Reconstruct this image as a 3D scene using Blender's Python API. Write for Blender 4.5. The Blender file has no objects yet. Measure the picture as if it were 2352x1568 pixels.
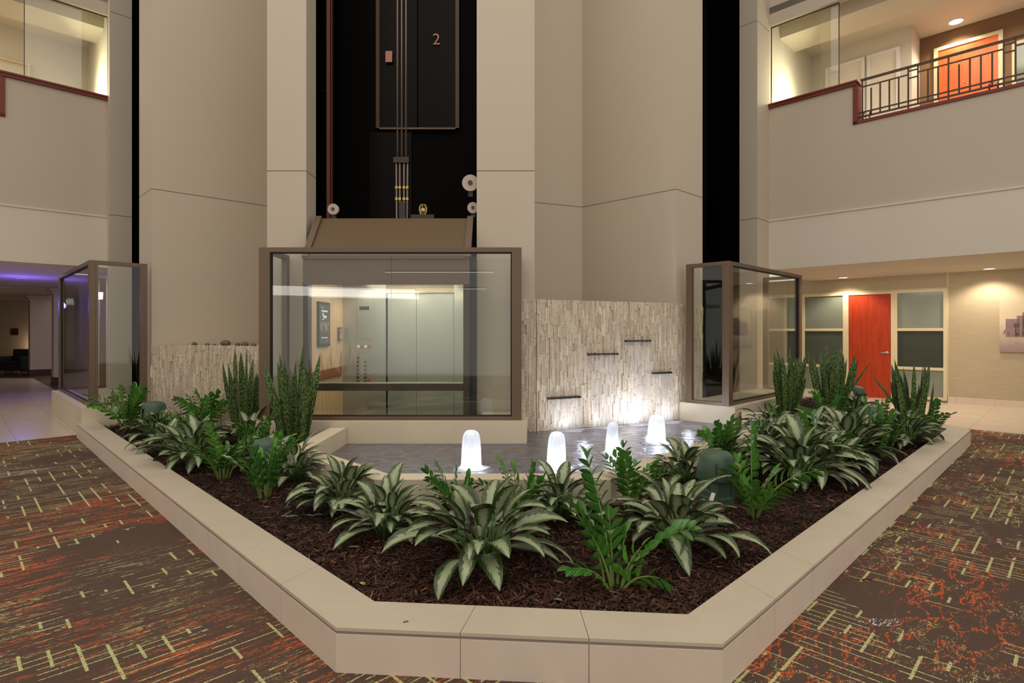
import bpy, bmesh, math, random
from mathutils import Vector, Matrix
R = math.radians
S2 = math.sqrt(0.5)
sc = bpy.context.scene
COL = sc.collection

# ------------------------------------------------------------------ camera, world, lights, exposure
sc.view_settings.view_transform = 'Standard'
sc.view_settings.look = 'None'
sc.view_settings.gamma = 1
sc.view_settings.use_curve_mapping = False
sc.view_settings.exposure = 0.0
cd = bpy.data.cameras.new('camera')
cam = bpy.data.objects.new('camera', cd); COL.objects.link(cam)
cam.location = (0, 0, 1.45); cam.rotation_euler = (R(90), 0, 0)
cd.sensor_width = 36; cd.lens = 36 * 1298 / 2352
cd.shift_x = -12 / 2352; cd.shift_y = -22 / 2352
cd.clip_start = 0.05; cd.clip_end = 200
sc.camera = cam

w = bpy.data.worlds.new('world'); sc.world = w; w.use_nodes = True
w.node_tree.nodes['Background'].inputs[0].default_value = (1.0, 0.935, 0.875, 1)
w.node_tree.nodes['Background'].inputs[1].default_value = 0.88

def light(name, kind, loc, energy, color=(1, 0.86, 0.7), size=0.1, rot=(0, 0, 0), size_y=None, spot=None, blend=0.6, aim=None):
    ld = bpy.data.lights.new(name, kind); ld.energy = energy; ld.color = color
    if kind == 'AREA':
        ld.size = size
        if size_y: ld.shape = 'RECTANGLE'; ld.size_y = size_y
    else:
        ld.shadow_soft_size = size
    if kind == 'SPOT': ld.spot_size = R(spot or 60); ld.spot_blend = blend
    o = bpy.data.objects.new(name, ld); COL.objects.link(o); o.location = loc; o.rotation_euler = rot
    if aim is not None:
        o.rotation_euler = (Vector(aim) - Vector(loc)).to_track_quat('-Z', 'Y').to_euler()
    return o
# atrium lights: big soft overhead, wide lobby light behind the camera
light('atrium_light', 'AREA', (-1, 1.5, 10.5), 300, (1, 0.90, 0.76), 9, aim=(-1, 5.5, 0))
light('lobby_and_fill_light', 'AREA', (-5.6, -5, 2.75), 24, (1, 0.91, 0.86), 4.5, aim=(-1, 7, 0.8), size_y=0.3)
light('lobby_and_fill_light', 'AREA', (7.0, -4, 2.9), 75, (1, 0.91, 0.86), 4.5, aim=(1, 6, 0.5), size_y=0.3)  # added fill for the right half, placed outside the enclosure's reflection

# ------------------------------------------------------------------ materials
def lin(c):
    return tuple(((v / 255) / 12.92 if v / 255 <= 0.04045 else ((v / 255 + 0.055) / 1.055) ** 2.4) for v in c) + (1,)

class NT:
    def __init__(s, name):
        s.m = bpy.data.materials.new(name); s.m.use_nodes = True
        s.t = s.m.node_tree; s.t.nodes.clear()
        s.out = s.t.nodes.new('ShaderNodeOutputMaterial')
    def n(s, typ, **kw):
        nd = s.t.nodes.new(typ)
        for k, v in kw.items(): setattr(nd, k, v)
        return nd
    def l(s, a, b): s.t.links.new(a, b)
    def inp(s, sock, v):
        if hasattr(v, 'default_value') or hasattr(v, 'is_linked'): s.l(v, sock)
        else: sock.default_value = v
    def math(s, op, a, b=None, c=None, clamp=False):
        nd = s.n('ShaderNodeMath', operation=op); nd.use_clamp = clamp
        s.inp(nd.inputs[0], a)
        if b is not None: s.inp(nd.inputs[1], b)
        if c is not None: s.inp(nd.inputs[2], c)
        return nd.outputs[0]
    def mix(s, f, a, b):
        nd = s.n('ShaderNodeMix', data_type='RGBA')
        s.inp(nd.inputs[0], f); s.inp(nd.inputs[6], a); s.inp(nd.inputs[7], b)
        return nd.outputs[2]
    def noise(s, vec, scale, detail=3, rough=0.55, dist=0.0):
        nd = s.n('ShaderNodeTexNoise'); nd.inputs['Scale'].default_value = scale
        nd.inputs['Detail'].default_value = detail; nd.inputs['Roughness'].default_value = rough
        nd.inputs['Distortion'].default_value = dist
        if vec is not None: s.l(vec, nd.inputs['Vector'])
        return nd.outputs['Fac']
    def pos(s): return s.n('ShaderNodeNewGeometry').outputs['Position']
    def sep(s, v):
        nd = s.n('ShaderNodeSeparateXYZ'); s.l(v, nd.inputs[0]); return nd.outputs
    def comb(s, x, y, z):
        nd = s.n('ShaderNodeCombineXYZ')
        for i, v in enumerate((x, y, z)): s.inp(nd.inputs[i], v)
        return nd.outputs[0]
    def ramp(s, f, stops):
        nd = s.n('ShaderNodeValToRGB'); e = nd.color_ramp.elements
        while len(e) < len(stops): e.new(0.5)
        for el, (p, c) in zip(e, stops): el.position = p; el.color = c
        s.l(f, nd.inputs[0]); return nd.outputs[0]
    def step(s, v, lo, hi):
        nd = s.n('ShaderNodeMapRange'); nd.interpolation_type = 'SMOOTHSTEP'
        s.inp(nd.inputs[0], v); nd.inputs[1].default_value = lo; nd.inputs[2].default_value = hi
        return nd.outputs[0]
    def bsdf(s, color, rough=0.5, metal=0, spec=0.5, **kw):
        b = s.n('ShaderNodeBsdfPrincipled')
        s.inp(b.inputs['Base Color'], color); s.inp(b.inputs['Roughness'], rough)
        b.inputs['Metallic'].default_value = metal; b.inputs['Specular IOR Level'].default_value = spec
        for k, v in kw.items(): s.inp(b.inputs[k], v)
        s.l(b.outputs[0], s.out.inputs[0]); s.b = b
        return b
    def bump(s, h, strength=0.3, dist=0.01):
        nd = s.n('ShaderNodeBump'); nd.inputs['Strength'].default_value = strength
        nd.inputs['Distance'].default_value = dist; s.l(h, nd.inputs['Height'])
        s.l(nd.outputs[0], s.b.inputs['Normal'])

def simple(name, rgb, rough=0.5, metal=0, spec=0.5, var=0.06, scale=3.0, bump=0.0, **kw):
    t = NT(name); c = lin(rgb)
    f = t.noise(t.n('ShaderNodeTexCoord').outputs['Object'], scale, 4)
    d = tuple(v * (1 - var) for v in c[:3]) + (1,); u = tuple(min(1, v * (1 + var)) for v in c[:3]) + (1,)
    t.bsdf(t.mix(f, d, u), rough, metal, spec, **kw)
    if bump: t.bump(t.noise(t.pos(), scale * 30, 3), bump, 0.004)
    return t.m

def emit(name, rgb, s):
    t = NT(name); e = t.n('ShaderNodeEmission'); e.inputs[0].default_value = lin(rgb); e.inputs[1].default_value = s
    t.l(e.outputs[0], t.out.inputs[0]); return t.m

def glass(name, tint=(0.965, 0.985, 0.965), rough=0.0, refl=1.0):
    t = NT(name)
    tr = t.n('ShaderNodeBsdfTransparent'); tr.inputs[0].default_value = tint + (1,)
    gl = t.n('ShaderNodeBsdfGlossy'); gl.inputs['Roughness'].default_value = rough
    fr = t.n('ShaderNodeFresnel'); bf = t.n('ShaderNodeNewGeometry').outputs['Backfacing']
    t.l(t.math('SUBTRACT', 1.45, t.math('MULTIPLY', bf, 1.45 - 1 / 1.45)), fr.inputs[0])
    mx = t.n('ShaderNodeMixShader')
    t.l(t.math('MULTIPLY', fr.outputs[0], refl, clamp=True), mx.inputs[0])
    t.l(tr.outputs[0], mx.inputs[1]); t.l(gl.outputs[0], mx.inputs[2]); t.l(mx.outputs[0], t.out.inputs[0])
    return t.m

def wall_mat(name, rgb, joints=True):
    t = NT(name); p = t.pos(); c = lin(rgb)
    f = t.noise(p, 0.7, 4); g = t.noise(p, 60, 2)
    col = t.mix(f, tuple(v * 0.95 for v in c[:3]) + (1,), tuple(v * 1.04 for v in c[:3]) + (1,))
    if joints:
        z = t.sep(p)[2]
        d = t.math('ABSOLUTE', t.math('SUBTRACT', t.math('MODULO', t.math('ADD', z, 0.12), 3.70), 0.0))
        a = t.math('LESS_THAN', d, 0.011)
        col = t.mix(a, col, lin((104, 90, 76)))
    t.bsdf(col, 0.85, 0, 0.25); t.bump(g, 0.12, 0.002)
    return t.m

def carpet_mat():
    t = NT('carpet_weave'); x, y, z = t.sep(t.pos())
    u = t.math('MULTIPLY', t.math('ADD', x, y), S2)      # weave direction
    v = t.math('MULTIPLY', t.math('SUBTRACT', y, x), S2)
    # pattern rolls are laid turned by 90 degrees on either side of the planter
    side = t.step(x, -0.02, 0.02)
    def lerp(a, b):
        return t.math('ADD', t.math('MULTIPLY', a, t.math('SUBTRACT', 1.0, side)), t.math('MULTIPLY', b, side))
    L = lerp(u, v); W = lerp(v, u)                        # L runs along thin lines, W along thick bars
    jit = t.math('MULTIPLY', t.math('SUBTRACT', t.noise(t.comb(u, v, 0.0), 90, 2), 0.5), 0.012)
    jit2 = t.math('MULTIPLY', t.math('SUBTRACT', t.noise(t.comb(u, v, 0.0), 9, 2), 0.5), 0.03)
    # orange streaks, long along u
    su = lerp(t.math('MULTIPLY', u, 1.1), t.math('MULTIPLY', u, 4.0))
    sv = lerp(t.math('MULTIPLY', v, 17.0), t.math('MULTIPLY', v, 9.0))
    n1 = t.noise(t.comb(su, sv, 3.0), 1.0, 5, 0.62, 0.3)
    cl = t.noise(t.comb(u, v, 5.0), 1.5, 3)
    n1b = t.math('ABSOLUTE', t.math('SUBTRACT', n1, 0.5))
    thr = t.math('MULTIPLY', t.math('SUBTRACT', cl, 0.445), lerp(0.13, 0.13))
    orange = t.math('LESS_THAN', t.math('ADD', n1b, jit), thr)
    grit = t.math('GREATER_THAN', t.noise(t.comb(t.math('MULTIPLY', u, 0.5), v, 9.0), 80, 2, 0.6), 0.45)
    orange = t.math('MULTIPLY', orange, grit)
    n2 = t.noise(t.comb(su, sv, 11.0), 1.0, 5, 0.65, 0.3)
    gs = t.math('MULTIPLY', t.math('LESS_THAN', t.math('ABSOLUTE', t.math('SUBTRACT', n2, 0.5)), t.math('MULTIPLY', t.math('SUBTRACT', t.noise(t.comb(u, v, 21.0), 1.3, 2), 0.46), 0.07)), grit)
    # thin lines
    def cells(c, step_, seed):
        q = t.math('DIVIDE', c, step_); return t.math('FLOOR', q), t.math('FRACT', q)
    Wj = t.math('ADD', W, jit); Lj = t.math('ADD', L, jit)
    i, fw = cells(Wj, 0.050, 0)
    wn = t.noise(t.comb(t.math('MULTIPLY', L, 1.3), t.math('MULTIPLY', i, 3.7), 2.0), 1.0, 1)
    thin = t.math('MULTIPLY', t.math('LESS_THAN', fw, 0.13), t.math('GREATER_THAN', wn, 0.50))
    j, fl = cells(Lj, 0.100, 0)
    bn = t.noise(t.comb(t.math('MULTIPLY', W, 3.2), t.math('MULTIPLY', j, 5.3), 7.0), 1.0, 1)
    bar = t.math('MULTIPLY', t.math('LESS_THAN', fl, 0.13), t.math('GREATER_THAN', bn, 0.50))
    cluster = t.math('GREATER_THAN', t.noise(t.comb(u, v, 15.0), 1.5, 2), 0.47)
    grit2 = t.math('GREATER_THAN', t.noise(t.comb(u, v, 19.0), 120, 2, 0.6), 0.40)
    green = t.math('MULTIPLY', t.math('MULTIPLY', t.math('MAXIMUM', thin, bar), cluster), grit2)
    green = t.math('MAXIMUM', green, gs)
    wh = t.math('MULTIPLY', t.math('GREATER_THAN', t.noise(t.comb(su, sv, 31.0), 0.6, 2), 0.70), t.math('GREATER_THAN', t.noise(t.comb(t.math('MULTIPLY', u, 30.0), t.math('MULTIPLY', v, 110.0), 1.0), 1.0, 2), 0.55))
    fib = t.noise(t.pos(), 260, 2, 0.7)
    base = t.mix(t.noise(t.pos(), 0.8, 2), lin((88, 70, 62)), lin((94, 76, 62)))
    base = t.mix(t.math('MULTIPLY', fib, 0.4), base, lin((54, 42, 36)))
    orc = t.mix(t.noise(t.comb(u, v, 40.0), 2.2, 2), lin((170, 76, 54)), lin((196, 100, 54)))
    col = t.mix(orange, base, orc)
    col = t.mix(green, col, lin((182, 180, 124)))
    col = t.mix(wh, col, lin((190, 180, 172)))
    t.bsdf(col, 0.95, 0, 0.1); t.bump(fib, 0.5, 0.004)
    return t.m

def marble_mat(name, rgb, tile=None, rot=0.0):
    t = NT(name); p = t.pos(); c = lin(rgb)
    f = t.noise(p, 2.2, 6, 0.6, 1.2); g = t.noise(p, 14, 4)
    col = t.mix(f, tuple(v * 0.86 for v in c[:3]) + (1,), tuple(min(1, v * 1.08) for v in c[:3]) + (1,))
    col = t.mix(t.step(g, 0.62, 0.8), col, tuple(v * 0.88 for v in c[:3]) + (1,))
    rough = 0.45
    if tile:
        x, y, z = t.sep(p)
        a = t.math('ADD', t.math('MULTIPLY', x, math.cos(rot)), t.math('MULTIPLY', y, math.sin(rot)))
        b = t.math('SUBTRACT', t.math('MULTIPLY', y, math.cos(rot)), t.math('MULTIPLY', x, math.sin(rot)))
        j1 = t.math('LESS_THAN', t.math('FRACT', t.math('DIVIDE', a, tile)), 0.012)
        j2 = t.math('LESS_THAN', t.math('FRACT', t.math('DIVIDE', b, tile)), 0.012)
        col = t.mix(t.math('MAXIMUM', j1, j2), col, tuple(v * 0.62 for v in c[:3]) + (1,)); rough = 0.22
    t.bsdf(col, rough, 0, 0.5)
    return t.m

def attr_mat(name, c0, c1, rough=0.8, bump=0.4, bscale=60, c2=None, spec=0.3, wet=False):
    t = NT(name); a = t.n('ShaderNodeAttribute'); a.attribute_name = 'tone'
    stops = [(0, lin(c0)), (1, lin(c1))] if c2 is None else [(0, lin(c0)), (0.7, lin(c1)), (1, lin(c2))]
    col = t.ramp(a.outputs['Fac'], stops)
    n = t.noise(t.pos(), bscale, 4, 0.65)
    col = t.mix(t.math('MULTIPLY', t.noise(t.pos(), 9, 4), 0.5), col, lin(c0))
    t.bsdf(col, rough, 0, spec)
    t.bump(n, bump, 0.02)
    return t.m

def leaf_aglaonema():
    t = NT('silver_leaf'); uv = t.n('ShaderNodeUVMap').outputs[0]; x, y, z = t.sep(uv)
    a = t.math('ABSOLUTE', x)                              # 0 midrib .. 1 edge
    p = t.pos()
    jag = t.math('SUBTRACT', t.noise(t.comb(t.math('MULTIPLY', x, 3.0), t.math('MULTIPLY', t.math('SUBTRACT', y, t.math('MULTIPLY', a, 0.35)), 20.0), t.math('MULTIPLY', z, 3.0)), 1.0, 4, 0.7), 0.5)
    e = t.math('ADD', a, t.math('MULTIPLY', jag, 1.9))
    dark = t.step(e, 0.47, 0.52)
    blot = t.step(t.noise(t.comb(t.math('MULTIPLY', x, 5.0), t.math('MULTIPLY', y, 16.0), 3.0), 1.0, 4, 0.8), 0.60, 0.63)
    dark = t.math('MAXIMUM', dark, t.math('MULTIPLY', blot, t.step(a, 0.12, 0.3)))
    rib = t.math('LESS_THAN', a, 0.035)
    silver = t.mix(t.noise(p, 12, 2), lin((128, 140, 104)), lin((158, 166, 130)))
    green = t.mix(t.noise(p, 10, 2), lin((40, 56, 26)), lin((64, 82, 38)))
    col = t.mix(dark, silver, green); col = t.mix(rib, col, lin((150, 166, 120)))
    t.bsdf(col, 0.38, 0, 0.45)
    t.b.inputs['Subsurface Weight'].default_value = 0.0
    t.bump(t.noise(t.comb(t.math('MULTIPLY', x, 2.0), t.math('MULTIPLY', y, 30.0), 0.0), 1.0, 2), 0.15, 0.004)
    return t.m

def leaf_zz():
    t = NT('glossy_green_leaf'); p = t.pos(); uv = t.n('ShaderNodeUVMap').outputs[0]; x, y, z = t.sep(uv)
    oi = t.n('ShaderNodeObjectInfo').outputs['Random']
    g = t.mix(t.noise(p, 7, 3), lin((34, 74, 26)), lin((62, 116, 42)))
    g = t.mix(t.math('MULTIPLY', oi, 0.75), g, lin((92, 146, 52)))
    g = t.mix(t.math('LESS_THAN', t.math('ABSOLUTE', x), 0.06), g, lin((106, 150, 70)))
    t.bsdf(g, 0.22, 0, 0.5); return t.m

def leaf_snake():
    t = NT('banded_blade'); uv = t.n('ShaderNodeUVMap').outputs[0]; x, y, z = t.sep(uv)
    oi = t.n('ShaderNodeObjectInfo').outputs['Random']
    b = t.noise(t.comb(t.math('MULTIPLY', x, 1.6), t.math('ADD', t.math('MULTIPLY', y, 34.0), t.math('MULTIPLY', oi, 90.0)), 0.0), 1.0, 5, 0.75, 0.6)
    band = t.step(b, 0.46, 0.56)
    dark = t.mix(oi, lin((24, 42, 16)), lin((34, 58, 22)))
    light_ = t.mix(oi, lin((84, 104, 46)), lin((112, 132, 68)))
    col = t.mix(band, dark, light_)
    t.bsdf(col, 0.42, 0, 0.35); return t.m

def wood_mat(name, rgb, rgb2, rough=0.3, axis='z', sc_=1.0):
    t = NT(name); p = t.n('ShaderNodeTexCoord').outputs['Object']; x, y, z = t.sep(p)
    if axis == 'z': vec = t.comb(t.math('MULTIPLY', x, 14 * sc_), t.math('MULTIPLY', y, 14 * sc_), t.math('MULTIPLY', z, 1.2))
    else: vec = t.comb(t.math('MULTIPLY', x, 1.2), t.math('MULTIPLY', y, 1.2), t.math('MULTIPLY', z, 30.0))
    f = t.noise(vec, 1.6, 5, 0.6, 0.8)
    t.bsdf(t.mix(t.step(f, 0.25, 0.75), lin(rgb), lin(rgb2)), rough, 0, 0.4); return t.m

def vinyl_mat():
    t = NT('textured_wallcovering'); x, y, z = t.sep(t.pos())
    a = t.math('ADD', t.math('MULTIPLY', x, S2), t.math('MULTIPLY', y, -S2))
    f = t.noise(t.comb(t.math('MULTIPLY', a, 3.0), t.math('MULTIPLY', z, 70.0), 0.0), 1.0, 4, 0.7)
    t.bsdf(t.mix(f, lin((158, 142, 116)), lin((190, 174, 146))), 0.8, 0, 0.2); t.bump(f, 0.15, 0.003); return t.m

def water_mat():
    t = NT('pool_water'); p = t.pos(); x, y, z = t.sep(p)
    f = t.noise(p, 9, 5, 0.65, 0.8); g = t.noise(p, 2.5, 3)
    col = t.mix(t.step(f, 0.35, 0.7), lin((72, 72, 84)), lin((112, 113, 127)))
    t.bsdf(t.mix(t.math('MULTIPLY', g, 0.5), col, lin((80, 70, 64))), 0.16, 0, 0.5); t.bump(f, 0.6, 0.025); return t.m

def froth_mat(name, dens=0.8):
    t = NT(name); uvn = t.n('ShaderNodeUVMap').outputs[0]; x, y, z = t.sep(uvn)
    f = t.noise(t.comb(t.math('MULTIPLY', x, 18.0), t.math('MULTIPLY', y, 2.0), 0.0), 1.0, 3, 0.5)
    tr = t.n('ShaderNodeBsdfTransparent'); tl = t.n('ShaderNodeBsdfTranslucent'); tl.inputs[0].default_value = (0.95, 0.96, 1, 1)
    df = t.n('ShaderNodeBsdfDiffuse'); df.inputs[0].default_value = (0.9, 0.92, 0.97, 1)
    a = t.n('ShaderNodeMixShader'); a.inputs[0].default_value = 0.45; t.l(tl.outputs[0], a.inputs[1]); t.l(df.outputs[0], a.inputs[2])
    b = t.n('ShaderNodeMixShader'); t.l(t.math('MULTIPLY', t.step(f, 0.02, 0.55), dens), b.inputs[0])
    t.l(tr.outputs[0], b.inputs[1]); t.l(a.outputs[0], b.inputs[2]); t.l(b.outputs[0], t.out.inputs[0]); return t.m

M = dict(
    amber=simple('dim_amber_metal', (66, 42, 20), .4, .3), strip=simple('curb_metal_strip', (158, 144, 134), .35, .4),
    wall=wall_mat('painted_wall', (188, 175, 156)),
    fascia=wall_mat('pale_painted_plaster', (208, 198, 180), False),
    ceil=wall_mat('ceiling_paint', (206, 196, 178), False),
    carpet=carpet_mat(),
    curb=marble_mat('curb_marble', (188, 175, 153)), curbface=marble_mat('curb_face_marble', (210, 192, 173)),
    tile=marble_mat('floor_tile', (206, 188, 166), 0.6, R(45)),
    rim=marble_mat('pool_rim_marble', (204, 190, 164)),
    mulch=attr_mat('bark_chips', (40, 22, 15), (98, 60, 42), 0.7, 0.4, 140, (160, 114, 82)),
    soil=simple('dark_bark_base', (30, 17, 12), 0.9, var=0.3, scale=40, bump=0.8),
    stone=attr_mat('split_stone', (176, 158, 134), (214, 198, 174), 0.6, 0.85, 26, (230, 216, 194), 0.4),
    bronze=simple('bronze_metal', (104, 84, 66), 0.42, 0.3, 0.5, 0.05),
    bronze_dark=simple('dark_bronze_metal', (62, 50, 38), 0.4, 0.3),
    cabslope=simple('brown_cab_panel', (98, 76, 46), 0.5, 0.15),
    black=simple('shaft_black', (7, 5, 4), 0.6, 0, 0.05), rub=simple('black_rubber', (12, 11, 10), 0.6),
    glass=glass('clear_glass', refl=1.15), frost=None,
    water=water_mat(), froth=froth_mat('frothy_water', 0.92), sheet=froth_mat('falling_water_sheet', 0.2), foam=froth_mat('foam', 0.9),
    steel=simple('brushed_steel', (176, 176, 168), 0.32, 0.75, 0.5, 0.03), slot=simple('dark_steel', (60, 56, 52), 0.35, 0.8),
    door=wood_mat('red_stained_wood', (150, 44, 18), (172, 62, 26), 0.35),
    cherry=wood_mat('cherry_wood_trim', (96, 32, 16), (124, 46, 22), 0.5, 'x'),
    odoor=wood_mat('orange_wood', (196, 86, 34), (214, 104, 46), 0.4),
    cabwood=wood_mat('pale_wood_panel', (176, 142, 108), (200, 168, 132), 0.3),
    cream=simple('cream_frame_paint', (204, 188, 152), 0.5), brown=simple('brown_wall_paint', (124, 92, 62), 0.8),
    vinyl=vinyl_mat(), rail=simple('railing_iron', (70, 50, 34), 0.45, 0.5),
    spk=simple('green_plastic', (66, 88, 70), 0.5, 0, 0.4, 0.08), stem=simple('green_stem', (98, 116, 52), 0.5),
    agl=leaf_aglaonema(), zz=leaf_zz(), snake=leaf_snake(), petiole=simple('petiole_green', (84, 110, 58), 0.45),
    lampglow=emit('lamp_diffuser', (255, 244, 224), 6), white=simple('white_plastic', (225, 222, 214), 0.5),
    red=simple('red_plastic', (176, 40, 44), 0.4), dark=simple('dark_fabric', (22, 20, 22), 0.8),
    dwood=simple('dark_red_wood', (58, 22, 14), 0.4), pebble=simple('river_pebble', (92, 76, 60), 0.55, var=0.3, scale=8),
    brass=simple('brass', (206, 180, 96), 0.3, 0.7), copper=simple('copper_handrail', (176, 104, 66), 0.3, 0.6),
    yleaf=simple('yellowed_leaf', (178, 164, 84), 0.6), teal=simple('teal_plastic', (110, 158, 140), 0.5), rope=simple('steel_rope', (128, 112, 100), 0.4, 0.5),
    pinkpaper=simple('pink_notice', (196, 128, 104), 0.6), curtain=simple('sheer_curtain', (222, 212, 198), 0.8), rust=simple('rust_brown_metal', (92, 44, 24), 0.5, 0.2),
    twig=simple('twig_brown', (52, 30, 22), 0.8), colm=simple('column_paint', (176, 160, 146), 0.7),
)
t = NT('frosted_pane'); t.bsdf(t.mix(t.noise(t.pos(), 1.2, 2), lin((112, 118, 104)), lin((136, 140, 124))), 0.12, 0, 0.6); M['frost'] = t.m

# ------------------------------------------------------------------ mesh helpers
def link(name, bm, mat, parent=None, smooth=False, bevel=0):
    me = bpy.data.meshes.new(name)
    if bevel:
        try: bmesh.ops.bevel(bm, geom=[e for e in bm.edges if e.is_manifold and e.calc_face_angle(0) > 0.6], offset=bevel, segments=2, affect='EDGES', profile=0.6)
        except Exception: pass
    bm.to_mesh(me); bm.free()
    if smooth: me.polygons.foreach_set('use_smooth', [True] * len(me.polygons))
    me.materials.append(mat)
    o = bpy.data.objects.new(name, me); COL.objects.link(o)
    if parent: o.parent = parent
    return o

def B(): return bmesh.new()
def box(bm, x0, x1, y0, y1, z0, z1, T=None):
    P = [Vector((x, y, z)) for z in (z0, z1) for y in (y0, y1) for x in (x0, x1)]
    if T: P = [T(p) for p in P]
    v = [bm.verts.new(p) for p in P]
    for f in ((0, 2, 3, 1), (4, 5, 7, 6), (0, 1, 5, 4), (2, 6, 7, 3), (0, 4, 6, 2), (1, 3, 7, 5)):
        bm.faces.new([v[i] for i in f])
    bmesh.ops.recalc_face_normals(bm, faces=list({f for q in v for f in q.link_faces}))
    return v
def prism(bm, pts, z0, z1):
    lo = [bm.verts.new((x, y, z0)) for x, y in pts]; hi = [bm.verts.new((x, y, z1)) for x, y in pts]
    n = len(pts); fs = [bm.faces.new(lo[::-1]), bm.faces.new(hi)]
    for i in range(n): fs.append(bm.faces.new((lo[i], lo[(i + 1) % n], hi[(i + 1) % n], hi[i])))
    bmesh.ops.recalc_face_normals(bm, faces=fs)
def strip_pts(pts, th):
    """open polyline -> closed footprint with thickness th to its left (mitred)"""
    n = len(pts); P = [Vector(p) for p in pts]; off = []
    for i in range(n):
        ds = []
        if i > 0: ds.append((P[i] - P[i - 1]).normalized())
        if i < n - 1: ds.append((P[i + 1] - P[i]).normalized())
        ns = [Vector((-d.y, d.x)) for d in ds]
        m = sum(ns, Vector((0, 0))).normalized(); k = m.dot(ns[0])
        off.append(P[i] + m * th / max(k, 0.3))
    return pts, [tuple(o) for o in off]
def wallstrip(bm, pts, th, z0, z1):
    a, b = strip_pts(pts, th)
    for i in range(len(a) - 1): prism(bm, [a[i], a[i + 1], b[i + 1], b[i]], z0, z1)
def lathe(bm, prof, seg=24, c=(0, 0), uvl=None, cap=True):
    rings = []
    for r, z in prof:
        rings.append([bm.verts.new((c[0] + r * math.cos(2 * math.pi * k / seg), c[1] + r * math.sin(2 * math.pi * k / seg), z)) for k in range(seg)])
    for i in range(len(rings) - 1):
        for k in range(seg):
            f = bm.faces.new((rings[i][k], rings[i][(k + 1) % seg], rings[i + 1][(k + 1) % seg], rings[i + 1][k]))
            if uvl:
                us = (k / seg, (k + 1) / seg, (k + 1) / seg, k / seg); vs = (i, i, i + 1, i + 1)
                for lp, a, b in zip(f.loops, us, vs): lp[uvl].uv = (a, b / len(rings))
    if cap:
        if prof[0][0] > 1e-4: bm.faces.new(rings[0][::-1])
        if prof[-1][0] > 1e-4: bm.faces.new(rings[-1])
    bmesh.ops.remove_doubles(bm, verts=[v for r in rings for v in r], dist=1e-5)
def tube(bm, pts, r, seg=8, r1=None):
    P = [Vector(p) for p in pts]; n = len(P); rings = []
    up = Vector((0, 0, 1)); prev = None
    for i in range(n):
        d = (P[min(i + 1, n - 1)] - P[max(i - 1, 0)]).normalized()
        if prev is None:
            a = d.cross(up) if abs(d.z) < 0.95 else d.cross(Vector((1, 0, 0)))
        else: a = prev - d * prev.dot(d)
        a.normalize(); prev = a; b = d.cross(a)
        rr = r if r1 is None else r + (r1 - r) * i / (n - 1)
        rings.append([bm.verts.new(P[i] + a * rr * math.cos(2 * math.pi * k / seg) + b * rr * math.sin(2 * math.pi * k / seg)) for k in range(seg)])
    fs = []
    for i in range(n - 1):
        for k in range(seg):
            fs.append(bm.faces.new((rings[i][k], rings[i][(k + 1) % seg], rings[i + 1][(k + 1) % seg], rings[i + 1][k])))
    fs += [bm.faces.new(rings[0][::-1]), bm.faces.new(rings[-1])]
    bmesh.ops.recalc_face_normals(bm, faces=fs)

def tag(o, label=None, cat=None, group=None, kind=None):
    if label: o['label'] = label
    if cat: o['category'] = cat
    if group: o['group'] = group
    if kind: o['kind'] = kind
    return o
def empty(name, loc, label, cat, group=None, rz=0):
    o = bpy.data.objects.new(name, None); COL.objects.link(o); o.location = loc; o.rotation_euler[2] = rz
    o.empty_display_size = 0.1
    return tag(o, label, cat, group)
def struct(name, bm, mat, label, cat, **kw):
    return tag(link(name, bm, mat, **kw), label, cat, kind='structure')
def copy_tree(o, parent=None):
    c = o.copy(); COL.objects.link(c); c.parent = parent
    for ch in list(o.children): copy_tree(ch, c)
    return c

TOP = 9.6
# ------------------------------------------------------------------ floors
bm = B(); box(bm, -24, 16, -6, 26, -0.12, 0)
struct('floor', bm, M['tile'], 'pale beige stone tile floor around the carpet', 'floor')
bm = B(); prism(bm, [(-12, 2.09), (-6.05, 8.04), (-2, 5.5), (3, 5.5), (6.1, 9.0), (12, 3.1), (12, -5), (-12, -5)], 0.0005, 0.008)
struct('floor_carpet', bm, M['carpet'], 'brown carpet with orange streaks and pale green grid lines', 'carpet')

# ------------------------------------------------------------------ core walls (three lift shafts in a folded wall)
bm = B()
wallstrip(bm, [(0.231, 7.5), (-0.537, 7.5)][::-1], 0.35, 0, TOP)
wallstrip(bm, [(0.231, 7.85), (0.231, 9.30), (1.11, 9.67), (2.377, 8.455), (2.95, 9.0)][0:5], 0.25, 0, TOP)
struct('wall_right_core', bm, M['wall'], 'folded beige wall right of the central lift shaft', 'wall')
bm = B()
prism(bm, [(-3.32, 7.5), (-2.80, 7.5), (-2.80, 7.86), (-3.32, 7.86)], 0, TOP)
wallstrip(bm, [(-6.0, 8.97), (-5.455, 8.43), (-4.11, 9.72), (-3.32, 9.35), (-3.32, 7.86)], 0.25, 0, TOP)
struct('wall_left_core', bm, M['wall'], 'folded beige wall left of the central lift shaft', 'wall')
bm = B(); prism(bm, [(4.5, 10.59), (4.905, 10.995), (4.70, 11.25), (4.26, 10.83)], 0, TOP)
struct('wall_right_pier', bm, M['wall'], 'narrow beige pier right of the right hand lift shaft', 'wall')
bm = B(); prism(bm, [(-7.42, 10.29), (-7.70, 10.62), (-7.45, 10.9), (-7.18, 10.53)], 0, TOP)
struct('wall_left_pier', bm, M['wall'], 'narrow beige pier left of the left hand lift shaft', 'wall')

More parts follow.
